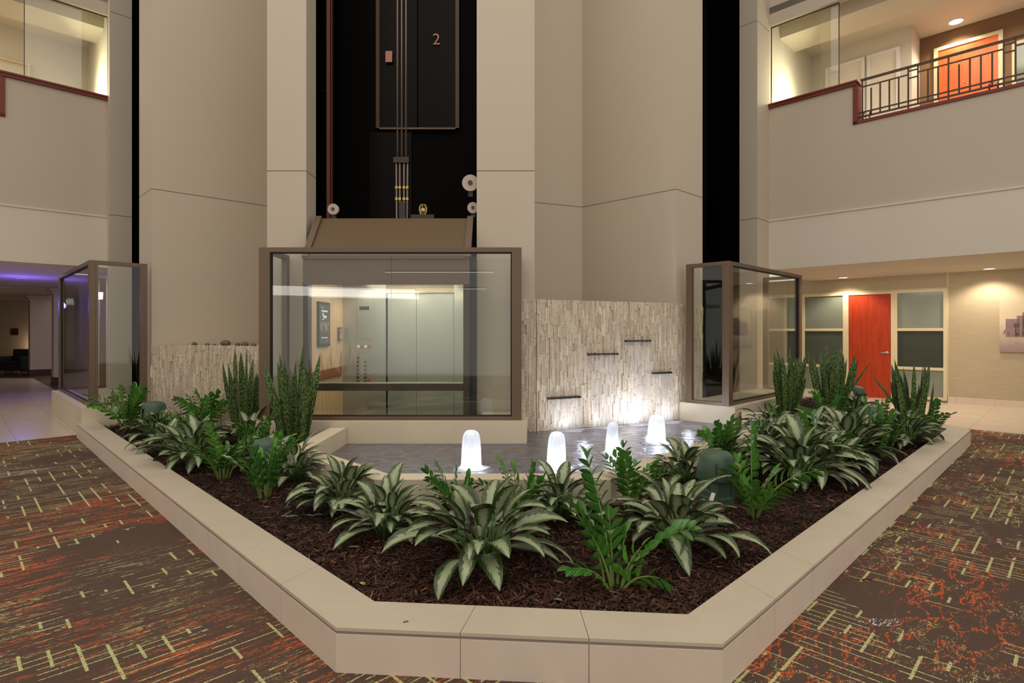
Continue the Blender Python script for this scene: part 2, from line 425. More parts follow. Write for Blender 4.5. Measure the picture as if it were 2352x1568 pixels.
# shafts
bm = B(); wallstrip(bm, [(-2.80, 7.86), (-2.92, 7.9), (-2.92, 9.3), (-0.30, 9.3), (-0.30, 7.86), (-0.537, 7.84)], 0.04, 0, TOP)
box(bm, -2.95, -0.28, 7.87, 9.3, TOP - 0.05, TOP)  # unseen cap, added to keep world light out of the shaft
struct('wall_center_shaft', bm, M['black'], 'black inside of the central lift shaft', 'lift shaft')
bm = B(); wallstrip(bm, [(2.96, 9.02), (2.2, 9.9), (3.1, 11.9), (3.9, 11.6), (4.27, 10.83)], 0.04, 0, TOP)
prism(bm, [(2.96, 9.05), (4.48, 10.62), (3.4, 11.8), (2.1, 10.0)], TOP - 0.05, TOP)  # cap out of view, added to block world light from the top
struct('wall_right_shaft', bm, M['black'], 'black inside of the right hand lift shaft', 'lift shaft')
bm = B(); wallstrip(bm, [(-7.20, 10.52), (-6.9, 11.3), (-5.7, 11.8), (-5.2, 9.9), (-6.0, 8.99)], 0.04, 0, TOP)
prism(bm, [(-6.0, 9.02), (-5.2, 9.9), (-5.8, 11.7), (-7.35, 10.33)], TOP - 0.05, TOP)  # added cap above the view, stops world light entering
struct('wall_left_shaft', bm, M['black'], 'black inside of the left hand lift shaft', 'lift shaft')

# ------------------------------------------------------------------ stone cladding
def stone_panel(name, label, p0, p1, z0, z1, th, seed, sw=0.031):
    rnd = random.Random(seed); bm = B(); tl = bm.faces.layers.float.new('tone')
    p0 = Vector(p0); p1 = Vector(p1); L = (p1 - p0).length; d = (p1 - p0) / L; n = Vector((d.y, -d.x))
    prism(bm, [tuple(p0), tuple(p1), tuple(p1 - n * 0.03), tuple(p0 - n * 0.03)], z0, z1)
    cols = int(L / sw); sw = L / cols
    for i in range(cols):
        z = z0 - rnd.random() * 0.15
        while z < z1:
            h = rnd.uniform(0.09, 0.24); a = max(z, z0); b = min(z + h, z1)
            if b - a > 0.01:
                t_ = th * rnd.uniform(0.35, 1.0); q0 = p0 + d * (i * sw + 0.0008); q1 = p0 + d * ((i + 1) * sw - 0.0008)
                v = [bm.verts.new((q.x, q.y, zz)) for q, zz in ((q0, a + .001), (q1, a + .001), (q1, b - .001), (q0, b - .001))]
                t2 = [t_ + rnd.uniform(-.003, .003) for _ in range(4)]
                w_ = [bm.verts.new((q.co.x + n.x * k, q.co.y + n.y * k, q.co.z)) for q, k in zip(v, t2)]
                tone = min(1, max(0, rnd.gauss(0.5, 0.22)))
                fs = [bm.faces.new(w_)]
                for k in range(4): fs.append(bm.faces.new((v[k], v[(k + 1) % 4], w_[(k + 1) % 4], w_[k])))
                for f in fs: f[tl] = tone
            z += h
    bmesh.ops.recalc_face_normals(bm, faces=bm.faces)
    return bm
bm = stone_panel('', '', (0.252, 7.47), (2.357, 8.43), 0.02, 1.88, 0.03, 1)
struct('wall_right_stone', bm, M['stone'], 'split stone water wall behind the fountain pool', 'stone wall')
bm = stone_panel('', '', (0.055, 7.475), (0.25, 7.475), 0.02, 1.885, 0.025, 2)
struct('wall_center_stone', bm, M['stone'], 'strip of split stone beside the central glass enclosure', 'stone wall')
bm = stone_panel('', '', (2.365, 8.42), (2.93, 8.97), 0.02, 1.87, 0.025, 3)
struct('wall_pier_stone', bm, M['stone'], 'strip of split stone on the pier by the right glass enclosure', 'stone wall')
bm = stone_panel('', '', (-5.43, 8.40), (-3.30, 7.47), 0.02, 1.262, 0.025, 4, 0.034)
struct('wall_left_stone', bm, M['stone'], 'low split stone wall behind the left planting', 'stone wall')
bm = B(); prism(bm, [(-5.44, 8.42), (-3.33, 7.50), (-3.33, 9.0), (-4.11, 9.65), (-5.40, 8.46)], 1.20, 1.245)
tag(link('stone_ledge', bm, M['curb']), 'pale ledge behind the low left stone wall', 'ledge')
rnd = random.Random(5)
plab = ['dark round pebble leftmost on the low stone wall', 'flat brown pebble, second from left on the low stone wall', 'small pebble, third from left on the low stone wall', 'wide flat pebble, fourth from left on the low stone wall', 'rounded pebble, fifth from left on the low stone wall', 'tall brown pebble, sixth from left on the low stone wall', 'small brown pebble, seventh from left on the low stone wall', 'pebble nearest the central glass enclosure on the low wall']
for i, (s, sz) in enumerate([(0.38, .036), (0.50, .028), (0.56, .022), (0.66, .055), (0.76, .034), (0.82, .042), (0.89, .03), (0.96, .034)]):
    c = Vector((-5.43, 8.46)).lerp(Vector((-3.34, 7.54)), s)
    bm = B(); bmesh.ops.create_icosphere(bm, subdivisions=3, radius=sz)
    for v in bm.verts: v.co.x *= 1.35; v.co.z *= 0.85; v.co *= 1 + 0.06 * math.sin(v.co.x * 70 + i) * math.cos(v.co.z * 60)
    o = link('pebble', bm, M['pebble'], smooth=True); o.location = (c.x, c.y, 1.245 + sz * 0.82); o.rotation_euler[2] = rnd.random() * 3
    tag(o, plab[i], 'pebble', 'pebbles on the low stone wall')

# ------------------------------------------------------------------ side volumes (balconies, rooms under them)
def make_frame(O, u, n):
    O = Vector(O); u = Vector(u); n = Vector(n)
    def T(p):
        q = O + u * p[0] + n * p[1]; return Vector((q.x, q.y, p[2]))
    return T
TR = make_frame((4.905, 10.995), (S2, -S2), (S2, S2))
TL = make_frame((-7.675, 10.625), (-S2, -S2), (-S2, S2))
AE = 8.5
for side, T in (('right', TR), ('left', TL)):
    bm = B(); box(bm, 0, AE, -0.03, 0.4, 2.65, 3.60, T); box(bm, 0, AE, -0.05, 0.4, 3.585, 3.62, T)
    struct('wall_%s_fascia' % side, bm, M['fascia'], 'pale fascia band above the %s ground floor opening' % side, 'fascia')
    bm = B(); box(bm, 0, 1.45, 0, 0.2, 3.6, 5.78, T); box(bm, 1.45, AE, 0, 0.2, 3.6, 5.10, T)
    struct('wall_%s_balcony' % side, bm, M['wall'], 'beige balcony parapet wall on the %s' % side, 'wall')
    bm = B(); box(bm, 0, AE, 0, 0.14, 7.40, TOP, T)
    struct('wall_%s_upper' % side, bm, M['wall'], 'beige wall above the %s balcony opening' % side, 'wall')
    bm = B(); box(bm, -0.3, AE if side == 'right' else 14, 0.02, 4.6 if side == 'right' else 18, 2.66, 2.8, T)
    struct('ceiling_%s' % side, bm, M['ceil'], 'ceiling of the ground floor area on the %s' % side, 'ceiling')
    bm = B(); box(bm, 0, AE, 0.2, 4.6, 4.8, 4.95, T)
    struct('floor_%s_balcony' % side, bm, M['ceil'], 'balcony corridor floor slab on the %s' % side, 'floor')
    bm = B(); box(bm, -0.2, AE, 0.0, 4.6, 7.62, 7.75, T); box(bm, -0.2, AE, 0.55, 1.35, 7.36, 7.62, T)
    struct('ceiling_%s_balcony' % side, bm, M['ceil'], 'stepped ceiling over the %s balcony corridor' % side, 'ceiling')
    bm = B(); box(bm, -0.2, 0.0, 0.0, 4.6, 4.95, 7.62, T)
    struct('wall_%s_corridor_end' % side, bm, M['fascia'], 'brightly lit end wall of the %s balcony corridor' % side, 'wall')
    # parapet trim
    bm = B(); box(bm, -0.02, 1.50, -0.05, 0.25, 5.78, 5.83, T); box(bm, -0.02, 1.52, -0.07, 0.27, 5.83, 5.86, T)
    if True: box(bm, 1.45, 1.52, -0.03, 0.22, 5.10, 5.78, T)
    box(bm, 1.45, AE, -0.03, 0.22, 5.10, 5.15, T)
    struct('trim_%d' % (1 if side == 'right' else 2), bm, M['cherry'], 'red brown wooden cap along the %s balcony parapet' % side, 'wood trim')
    g = empty('glass_screen', T((0, 0.1, 5.86)), 'clear glass screen above the wooden cap at the %s balcony' % side, 'glass screen')
    inv = Matrix.Translation(-Vector(T((0, 0.1, 5.86))))
    bm = B(); box(bm, 0.012, 1.19, 0.09, 0.102, 5.86, 7.40, T); bm.transform(inv); link('glass_pane', bm, M['glass'], g)
    bm = B(); box(bm, 1.19, 1.202, 0.085, 0.107, 5.86, 7.40, T); box(bm, 0, 1.19, 0.085, 0.107, 7.385, 7.40, T); box(bm, 0, 0.012, 0.085, 0.107, 5.86, 7.40, T); bm.transform(inv); link('edge_strip', bm, M['bronze_dark'], g)
    light('corridor_end_lamp', 'AREA', T((0.6, 0.9, 6.2)), 30, (1, 0.93, 0.66), 0.25, aim=T((0.0, .6, 6.2)))
    light('corridor_lamp', 'AREA', T((3.2, 1.7, 7.3)), 55, (1, 0.88, 0.72), 1.6, aim=T((3.2, 1.9, 0)))

# railing on the right (and its twin on the left, outside the picture edge)
def railing(T, label):
    base = T((1.55, 0.08, 5.15)); g = empty('balcony_railing', base, label, 'railing'); inv = Matrix.Translation(-Vector(base))
    def part(name, boxes):
        bm = B()
        for b in boxes: box(bm, *b, T)
        bm.transform(inv); return link(name, bm, M['rail'], g)
    part('top_rail', [(1.55, 7.5, 0.06, 0.10, 5.86, 5.895)])
    part('bottom_rail', [(1.50, 7.5, 0.065, 0.095, 5.22, 5.245)])
    part('bottom_rail', [(1.50, 7.5, 0.065, 0.095, 5.30, 5.32)])
    a = 1.57; seg = []; i = 0; start = 1.57
    while a < 7.4:
        k = i % 9
        hi = 5.87 if k in (0, 5, 6) else (5.70 if k == 1 and i > 0 else 5.755)
        part('baluster', [(a - .011, a + .011, 0.068, 0.092, 5.15 if k in (0, 5) else 5.22, hi)])
        if k == 5: part('cross_bar', [(a, a + .135, .07, .09, 5.80, 5.82)]); part('cross_bar', [(a, a + .135, .07, .09, 5.68, 5.70)])
        if k == 0: part('middle_rail', [(a, a + .135 * 5, .07, .09, 5.745, 5.765)])
        if k == 6: part('middle_rail', [(a, a + .135 * 3, .07, .09, 5.745, 5.765)])
        a += .135; i += 1
    for aa in (1.6, 3.3, 5.0, 6.7):
        for da in (0, 0.1):
            bm = B(); tube(bm, [T((aa + da, .08, 5.30)), T((aa + da, .0, 5.24)), T((aa + da, -.02, 5.17)), T((aa + da, .04, 5.155))], .011, 6); bm.transform(inv); link('foot_bracket', bm, M['rail'], g)
railing(TR, 'dark iron balcony railing with grid pattern upper right')

# right upper corridor: window wall and brown wall with orange door
bm = B(); box(bm, 0, 1.88, 2.40, 2.55, 4.95, 7.62, TR); box(bm, 1.83, 1.88, 2.55, 3.18, 4.95, 7.62, TR)
struct('wall_right_corridor', bm, M['fascia'], 'pale wall with framed windows behind the right railing', 'wall')
bm = B(); box(bm, 1.8, AE, 3.18, 3.3, 4.95, 7.62, TR)
struct('wall_right_corridor_brown', bm, M['brown'], 'brown corridor wall around the orange door', 'wall')
bm = B(); box(bm, 0, AE, 2.40, 2.55, 4.95, 7.62, TL)
struct('wall_left_corridor', bm, M['fascia'], 'pale back wall of the left balcony corridor', 'wall')
bm = B(); box(bm, 0.95, 1.0, 2.33, 2.4, 4.95, 6.95, TL); box(bm, 1.0, 2.6, 2.33, 2.4, 6.9, 6.95, TL)
struct('trim_3', bm, M['cream'], 'thin door casing on the left corridor wall', 'trim')

def window(T, n, a0, a1, b, z0, z1, fr, mats, label, bars=(), parent_label=None):
    base = T((a0, b, z0)); bm = B(); inv = Matrix.Translation(-Vector(base))
    box(bm, a0, a1, b - .05, b, z1 - fr, z1, T); box(bm, a0, a1, b - .05, b, z0, z0 + fr, T)
    box(bm, a0, a0 + fr, b - .05, b, z0 + fr, z1 - fr, T); box(bm, a1 - fr, a1, b - .05, b, z0 + fr, z1 - fr, T)
    for zb in bars: box(bm, a0 + fr, a1 - fr, b - .05, b, zb - .03, zb + .03, T)
    bm.transform(inv)
    o = link('window_%d' % n, bm, mats[0]); o.location = base; tag(o, label, 'window', kind='structure')
    zs = [z0 + fr] + [q for zb in bars for q in (zb - .03, zb + .03)] + [z1 - fr]
    for k in range(0, len(zs), 2):
        bm = B(); box(bm, a0 + fr, a1 - fr, b - .018, b - .008, zs[k], zs[k + 1], T); bm.transform(inv); link('window_pane', bm, mats[1], o)
    return o
WM = (M['cream'], M['frost'])
window(TR, 1, -0.44, 0.50, 3.18, 0.04, 2.34, 0.06, WM, 'frosted three-pane window left of the red door', (1.50, 0.66))
window(TR, 2, 1.43, 2.35, 3.18, 0.04, 2.34, 0.06, WM, 'frosted three-pane window right of the red door', (1.50, 0.68))
window(TR, 3, -1.45, -0.50, 3.18, 0.04, 2.34, 0.06, WM, 'frosted three-pane window seen behind the right glass enclosure', (1.50, 0.66))
window(TR, 4, 0.30, 1.06, 2.40, 5.6, 7.25, 0.06, (M['white'], M['curtain']), 'left curtained window in the upper corridor')
window(TR, 5, 1.10, 1.68, 2.40, 4.97, 7.25, 0.06, (M['white'], M['curtain']), 'right pale panel window in the upper corridor')
window(TR, 6, 3.35, 4.6, 3.18, 4.97, 7.0, 0.06, (M['cream'], M['frost']), 'window right of the orange door in the upper corridor')
# ground floor right wall
bm = B(); box(bm, -3.2, AE, 3.18, 3.3, 0, 2.70, TR)
struct('wall_right', bm, M['vinyl'], 'beige textured wall with the red door', 'wall')
bm = B(); box(bm, 2.36, AE, 3.15, 3.18, 0, 0.13, TR)
struct('baseboard_right', bm, M['tile'], 'pale stone baseboard under the beige textured wall', 'baseboard')
bm = B(); box(bm, 2.35, 2.37, 3.165, 3.18, 0.13, 2.66, TR); box(bm, -1.5, 2.37, 3.165, 3.18, 2.345, 2.365, TR)
struct('trim_4', bm, M['cream'], 'thin cream trim framing the door and window wall', 'trim')

def door(n, T, a0, a1, b, z0, z1, mat, fr, label, handle=True, hside=1):
    base = T((a0, b, z0)); inv = Matrix.Translation(-Vector(base))
    bm = B(); box(bm, a0, a1, b - .03, b + .0, z0, z1, T); bm.transform(inv)
    o = link('door_%d' % n, bm, mat); o.location = base; tag(o, label, 'door', kind='structure')
    bm = B(); box(bm, a0 - fr, a0, b - .05, b, z0, z1 + fr, T); box(bm, a1, a1 + fr, b - .05, b, z0, z1 + fr, T); box(bm, a0, a1, b - .05, b, z1, z1 + fr, T)
    bm.transform(inv); link('door_frame', bm, M['cream'], o)
    if handle:
        bm = B(); hx = a1 - .07 if hside > 0 else a0 + .07; hz = z0 + 1.0
        tube(bm, [T((hx, b - .03, hz)), T((hx, b - .045, hz))], .03, 16)
        tube(bm, [T((hx, b - .045, hz)), T((hx, b - .085, hz)), T((hx - hside * .02, b - .09, hz)), T((hx - hside * .12, b - .09, hz - .004))], .010, 10)
        bm.transform(inv); link('door_handle', bm, M['steel'], o, smooth=True)
    return o
door(1, TR, 0.555, 1.375, 3.18, 0.0, 2.28, M['door'], 0.055, 'tall red wooden door between frosted windows')
d2 = door(2, TR, 2.20, 3.15, 3.18, 4.96, 7.24, M['odoor'], 0.07, 'orange guest room door behind the balcony railing', False)
bm = B(); tube(bm, [(0, 0, 0), (0.02, 0.02, 0)], 0.012, 8); o = link('peephole', bm, M['brass'], d2); o.location = Vector(TR((2.62, 3.13, 6.48))) - d2.location
# round ceiling lights
def disc_light(T, a, b, z, r, label, group=None, energy=30, aimb=None):
    p = T((a, b, z)); g = empty('ceiling_light', p, label, 'ceiling light', group)
    bm = B(); lathe(bm, [(r, -.012), (r * 1.12, -.012), (r * 1.15, 0), (r, 0.0)], 32, cap=False); link('trim_ring', bm, M['white'], g)
    bm = B(); lathe(bm, [(0.0001, -.006), (r, -.006)], 32, cap=False); link('diffuser', bm, M['lampglow'], g)
    q = Vector(p); q.z -= .05
    light('downlight_lamp', 'SPOT', q, energy, (1, .87, .7), .06, aim=(q - Vector((0, 0, 1)) if aimb is None else T((a, aimb, 0))), spot=130)
disc_light(TR, 2.53, 2.87, 7.62, .115, 'round ceiling light in the upper right corridor', energy=70)
disc_light(TR, 0.55, 2.75, 2.66, .09, 'ceiling downlight above the red door', 'downlights along the beige wall', 70, 3.0)
disc_light(TR, 3.05, 2.75, 2.66, .09, 'ceiling downlight above the canvas picture', 'downlights along the beige wall', 70, 3.0)
light('right_room_lamp', 'AREA', TR((2.2, 1.2, 2.6)), 75, (1, .87, .7), 1.8, aim=TR((2.2, 1.6, 0)))
light('left_room_lamp', 'AREA', TL((0.8, 1.2, 2.6)), 12, (1, .87, .74), 1.2, aim=TL((0.8, 1.4, 0)))
bm = B(); box(bm, 3.5, 4.6, 2.2, 2.8, 7.60, 7.615, TR)
tag(link('ceiling_vent', bm, M['white']), 'white ceiling vent near the round light upstairs', 'vent')

# canvas picture
base = TR((3.17, 3.14, 1.06)); inv = Matrix.Translation(-Vector(base))
g = empty('canvas_picture', base, 'sepia street scene canvas on the beige wall', 'picture')
t = NT('sepia_canvas'); x, y, z = t.sep(t.pos()); f = t.noise(t.pos(), 3.5, 5, 0.6)
zz = t.math('ADD', z, t.math('MULTIPLY', f, 0.25))
t.bsdf(t.ramp(t.math('DIVIDE', t.math('SUBTRACT', zz, 1.15), 1.2), [(0, lin((140, 120, 118))), (0.16, lin((158, 138, 134))), (0.2, lin((176, 156, 140))), (0.5, lin((204, 186, 156))), (1, lin((170, 154, 130)))]), 0.7)
bm = B(); box(bm, 3.17, 4.65, 3.14, 3.18, 1.06, 2.16, TR); bm.transform(inv); link('canvas', bm, t.m, g)
mat_b = simple('sepia_buildings', (132, 108, 106), 0.7, var=0.25, scale=20); mat_d = simple('sepia_ink', (62, 34, 32), 0.7)
bm = B(); rnd = random.Random(3)
for a0, a1, z1 in ((3.26, 3.46, 1.70), (3.42, 3.60, 1.76), (3.5, 3.9, 1.82), (3.9, 4.4, 1.9)): box(bm, a0, a1, 3.135, 3.139, 1.36, z1, TR)
bm.transform(inv); link('painted_buildings', bm, mat_b, g)
bm = B()
box(bm, 3.40, 3.408, 3.128, 3.134, 1.36, 1.62, TR)
for z_ in (1.56, 1.60): box(bm, 3.37, 3.45, 3.128, 3.134, z_, z_ + .006, TR)
for i in range(44):
    a = rnd.uniform(3.2, 4.6); z_ = rnd.uniform(1.36, 1.42) if i < 22 else rnd.uniform(1.42, 1.7); s = rnd.uniform(.006, .022); box(bm, a, a + s, 3.128, 3.134, z_, z_ + s * 1.4, TR)
bm.transform(inv); link('painted_details', bm, mat_d, g)

# ground floor left: corridor, columns, dark lounge
bm = B(); box(bm, -0.35, -0.1, 0.3, 6.6, 0, 2.70, TL)
struct('wall_left_corridor_side', bm, M['colm'], 'pale corridor side wall behind the left glass enclosure', 'wall')
bm = B(); box(bm, -26, -10, 21.5, 21.7, 0, 2.75)
box(bm, -20.2, -20, 6.5, 21.5, 0, 2.75); struct('wall_lounge_back', bm, M['vinyl'], 'dim beige wall at the far end of the left lounge', 'wall')  # side wall is out of view, added to shut world light out
bm = B(); prism(bm, [(-24, 17.75), (-15.2, 17.75), (-11.6, 14.2), (-9, 17), (-10, 21.5), (-24, 21.5)], 0.001, 0.01)
struct('floor_lounge', bm, M['dwood'], 'dark red brown floor of the far lounge', 'floor')
def column(x, y, w_, label):
    g = empty('square_column', (x, y, 0), label, 'column')
    def T(p): return Vector((p[0] * S2 - p[1] * S2, p[0] * S2 + p[1] * S2, p[2]))
    bm = B(); box(bm, -w_, w_, -w_, w_, .2, 2.5, T); link('shaft', bm, M['colm'], g)
    bm = B(); box(bm, -w_ - .02, w_ + .02, -w_ - .02, w_ + .02, 0, .2, T); link('base', bm, M['dwood'], g)
    bm = B(); box(bm, -w_ - .04, w_ + .04, -w_ - .04, w_ + .04, 2.5, 2.58, T); box(bm, -w_ - .10, w_ + .10, -w_ - .10, w_ + .10, 2.58, 2.655, T); link('capital', bm, M['colm'], g, bevel=.01)
column(-12.75, 15.9, .25, 'square column washed in purple light at far left'); column(-16.1, 19.1, .30, 'dim brown square column behind the purple one')
for x, lab in ((-18.6, 'black armchair at the far left edge of the lounge'), (-17.35, 'black armchair beside the dim brown column')):
    g = empty('lounge_armchair', (x, 19.6, .01), lab, 'armchair', 'armchairs in the dark lounge')
    bm = B(); box(bm, -.32, .32, -.3, .3, .12, .42); link('seat', bm, M['dark'], g, bevel=.04)
    bm = B(); box(bm, -.32, .32, .18, .34, .42, .84); link('backrest', bm, M['dark'], g, bevel=.05)
    for s in (-1, 1):
        bm = B(); box(bm, s * .34 - .05, s * .34 + .05, -.3, .3, .12, .6); link('armrest', bm, M['dark'], g, bevel=.03)
    for sx in (-1, 1):
        for sy in (-1, 1):
            bm = B(); box(bm, sx * .28 - .02, sx * .28 + .02, sy * .25 - .02, sy * .25 + .02, 0, .12); link('leg', bm, M['steel'], g)
bm = B(); box(bm, -19.0, -16.6, 21.0, 21.4, .2, .5); tag(link('wall_bench', bm, M['red']), 'dark red bench along the far lounge wall', 'bench')
bm = B(); box(bm, -19.25, -18.98, 21.47, 21.5, 1.33, 1.58); tag(link('wall_sign', bm, M['dwood']), 'small dark plaque on the far lounge wall', 'sign')
light('blue_accent_lamp', 'POINT', (-10.9, 12.4, 2.05), 34, (0.18, 0.12, 1.0), .12)
light('lounge_uplight', 'AREA', (-18.2, 21.1, .9), 5, (1, .8, .5), .5, aim=(-18.2, 21.5, .9))
for i, (x, y) in enumerate(((-11.3, 12.9), (-12.6, 14.2), (-14.0, 15.4))):
    g = empty('ceiling_light', (x, y, 2.66), ('nearest', 'middle', 'farthest')[i] + ' dark recessed downlight in the blue lit ceiling', 'ceiling light', 'unlit downlights left')
    bm = B(); lathe(bm, [(.08, -.01), (.11, -.01), (.115, 0)], 24, cap=False); link('trim_ring', bm, M['white'], g)
    bm = B(); lathe(bm, [(.0001, -.004), (.08, -.004)], 24, cap=False); link('dark_reflector', bm, M['rub'], g)

# ------------------------------------------------------------------ planter curb
def lerp2(a, b, t): return (a[0] + (b[0] - a[0]) * t, a[1] + (b[1] - a[1]) * t)
cout = [(-6.02, 7.72), (-0.768, 2.393), (0.824, 2.266), (5.79, 7.215), (5.79, 9.25), (5.16, 9.88)]
cin = [(-5.86, 7.88), (-0.663, 2.625), (0.756, 2.504), (5.56, 7.31), (5.56, 9.14), (5.0, 9.70)]
g = empty('planter_curb', (0, 2.4, 0), 'low pale marble curb wrapping around the planting bed', 'planter curb')
inv = Matrix.Translation((0, -2.4, 0))
g2 = 0.004
for nm, z0, z1, off, mat in (('curb_face', 0, .172, 0.0, M['curbface']), ('metal_strip', .172, .184, .006, M['strip']), ('cap', .184, .2, 0.0, M['curb'])):
    bm = B()
    for i in range(len(cout) - 1):
        A, Bo, Ai, Bi = cout[i], cout[i + 1], cin[i], cin[i + 1]
        L = math.dist(A, Bo); n = 1 if nm == 'metal_strip' else max(1, round(L / .56)); 
        for k in range(n):
            e = 0 if nm == 'metal_strip' else .0012 / L
            t0, t1 = k / n + (e if k else 0), (k + 1) / n - (e if k < n - 1 else 0)
            q = [lerp2(A, Bo, t0), lerp2(A, Bo, t1), lerp2(Ai, Bi, t1), lerp2(Ai, Bi, t0)]
            if nm == 'metal_strip':
                q = [lerp2(q[0], q[3], .012), lerp2(q[1], q[2], .012), q[2], q[3]]
            prism(bm, q, z0, z1)
    bm.transform(inv); link(nm, bm, mat, g, bevel=0 if nm == 'metal_strip' else .0012)

# ------------------------------------------------------------------ mulch
ML = [(-5.90, 7.84), (-0.66, 2.62), (0.757, 2.50), (5.57, 7.31), (5.57, 9.16), (4.98, 9.72), (3.04, 7.86), (3.22, 8.0), (3.88, 7.455), (0.71, 4.285), (-1.085, 4.285), (-2.19, 5.38), (-2.19, 6.64), (-3.125, 6.64), (-3.125, 7.44), (-3.30, 7.44), (-5.40, 8.36)]
def inside(x, y, P):
    c = False; j = len(P) - 1
    for i in range(len(P)):
        if (P[i][1] > y) != (P[j][1] > y) and x < (P[j][0] - P[i][0]) * (y - P[i][1]) / (P[j][1] - P[i][1]) + P[i][0]: c = not c
        j = i
    return c
def mz(x, y):
    z = .135 + .012 * math.sin(x * 3.1 + 1) * math.cos(y * 2.7) + .008 * math.sin(x * 7 + y * 5)
    if y > x + 3.6 and x > 2.9: z += .13
    if 4.0 < x and y > 7.6: z += .06
    return z
g = empty('mulch_bed', (0, 3, 0), 'dark brown shredded bark mulch filling the planter', 'mulch'); g['kind'] = 'stuff'
bm = B(); step = .12; vs = {}
def gv(i, j):
    if (i, j) not in vs: x, y = i * step, j * step; vs[(i, j)] = bm.verts.new((x, y - 3, mz(x, y) - .012))
    return vs[(i, j)]
for i in range(-52, 50):
    for j in range(20, 84):
        if inside((i + .5) * step, (j + .5) * step, ML): bm.faces.new((gv(i, j), gv(i + 1, j), gv(i + 1, j + 1), gv(i, j + 1)))
o = link('mulch_base', bm, M['soil'], g, smooth=True); o['kind'] = 'stuff'
bm = B(); prism(bm, ML, 0.01, .085); bm.transform(Matrix.Translation((0, -3, 0))); o = link('soil', bm, M['soil'], g); o['kind'] = 'stuff'
rnd = random.Random(11); V = []; F = []; tone = []
n = 0
while n < 34000:
    y = 2.5 + (rnd.random() ** 2.0) * 7.2; x = rnd.uniform(-5.9, 5.6)
    if not inside(x, y, ML): continue
    n += 1; L = rnd.uniform(.009, .032) * (1.0 if rnd.random() < .93 else 1.9); wd = rnd.uniform(.0018, .0055) * (1.8 if rnd.random() < .12 else 1); th = rnd.uniform(.001, .0025)
    yaw = rnd.uniform(0, math.pi); pit = rnd.gauss(0, .3); rl = rnd.gauss(0, .5)
    m = Matrix.Translation((x, y - 3, mz(x, y) + rnd.uniform(-.008, .016))) @ Matrix.Rotation(yaw, 4, 'Z') @ Matrix.Rotation(pit, 4, 'Y') @ Matrix.Rotation(rl, 4, 'X')
    b0 = len(V); tp = rnd.uniform(.4, 1)
    for sx, sy, sz in ((-1, -1, 0), (1, -tp, 0), (1, tp, 0), (-1, 1, 0), (-1, -1, 1), (1, -tp, 1), (1, tp, 1), (-1, 1, 1)):
        V.append(m @ Vector((sx * L, sy * wd, sz * th)))
    for f in ((4, 5, 6, 7), (0, 1, 5, 4), (1, 2, 6, 5), (2, 3, 7, 6), (3, 0, 4, 7)): F.append([b0 + k for k in f])
    tone += [min(1, max(0, rnd.gauss(.4, .25)))] * 5
me = bpy.data.meshes.new('bark_chips'); me.from_pydata(V, [], F)
at = me.attributes.new('tone', 'FLOAT', 'FACE'); at.data.foreach_set('value', tone)
me.materials.append(M['mulch']); o = bpy.data.objects.new('bark_chips', me); COL.objects.link(o); o.parent = g; o['kind'] = 'stuff'

# ------------------------------------------------------------------ fountain pool
ri = [(-2.0, 6.63), (-2.0, 5.46), (-1.03, 4.475), (0.625, 4.475), (3.70, 7.56), (3.10, 7.80)]
ro = [(-2.19, 6.63), (-2.19, 5.38), (-1.085, 4.285), (0.71, 4.285), (3.97, 7.56), (3.17, 8.02)]
g = empty('fountain_pool', (0, 4.4, 0), 'pale marble rim of the fountain pool inside the planting bed', 'fountain pool')
bm = B()
for i in range(len(ri) - 1):
    L = math.dist(ri[i], ri[i + 1]); n = max(1, round(L / .6))
    for k in range(n):
        e = .0015 / L; t0, t1 = k / n + (e if k else 0), (k + 1) / n - (e if k < n - 1 else 0)
        prism(bm, [lerp2(ro[i], ro[i + 1], t0), lerp2(ro[i], ro[i + 1], t1), lerp2(ri[i], ri[i + 1], t1), lerp2(ri[i], ri[i + 1], t0)], 0.02, .33)
bm.transform(Matrix.Translation((0, -4.4, 0))); link('rim', bm, M['rim'], g)
PW = [(-2.0, 6.63), (-2.0, 5.46), (-1.03, 4.475), (0.625, 4.475), (3.70, 7.56), (3.10, 7.85), (2.40, 8.45), (2.35, 8.41), (0.26, 7.45), (0.12, 7.45), (0.12, 6.63)]
bm = B(); prism(bm, PW, .01, .03); bm.transform(Matrix.Translation((0, -4.4, 0))); link('basin_floor', bm, M['slot'], g)
bm = B(); prism(bm, PW, .05, .14)
tag(link('pool_water', bm, M['water']), 'dark rippling water in the fountain pool', 'water')

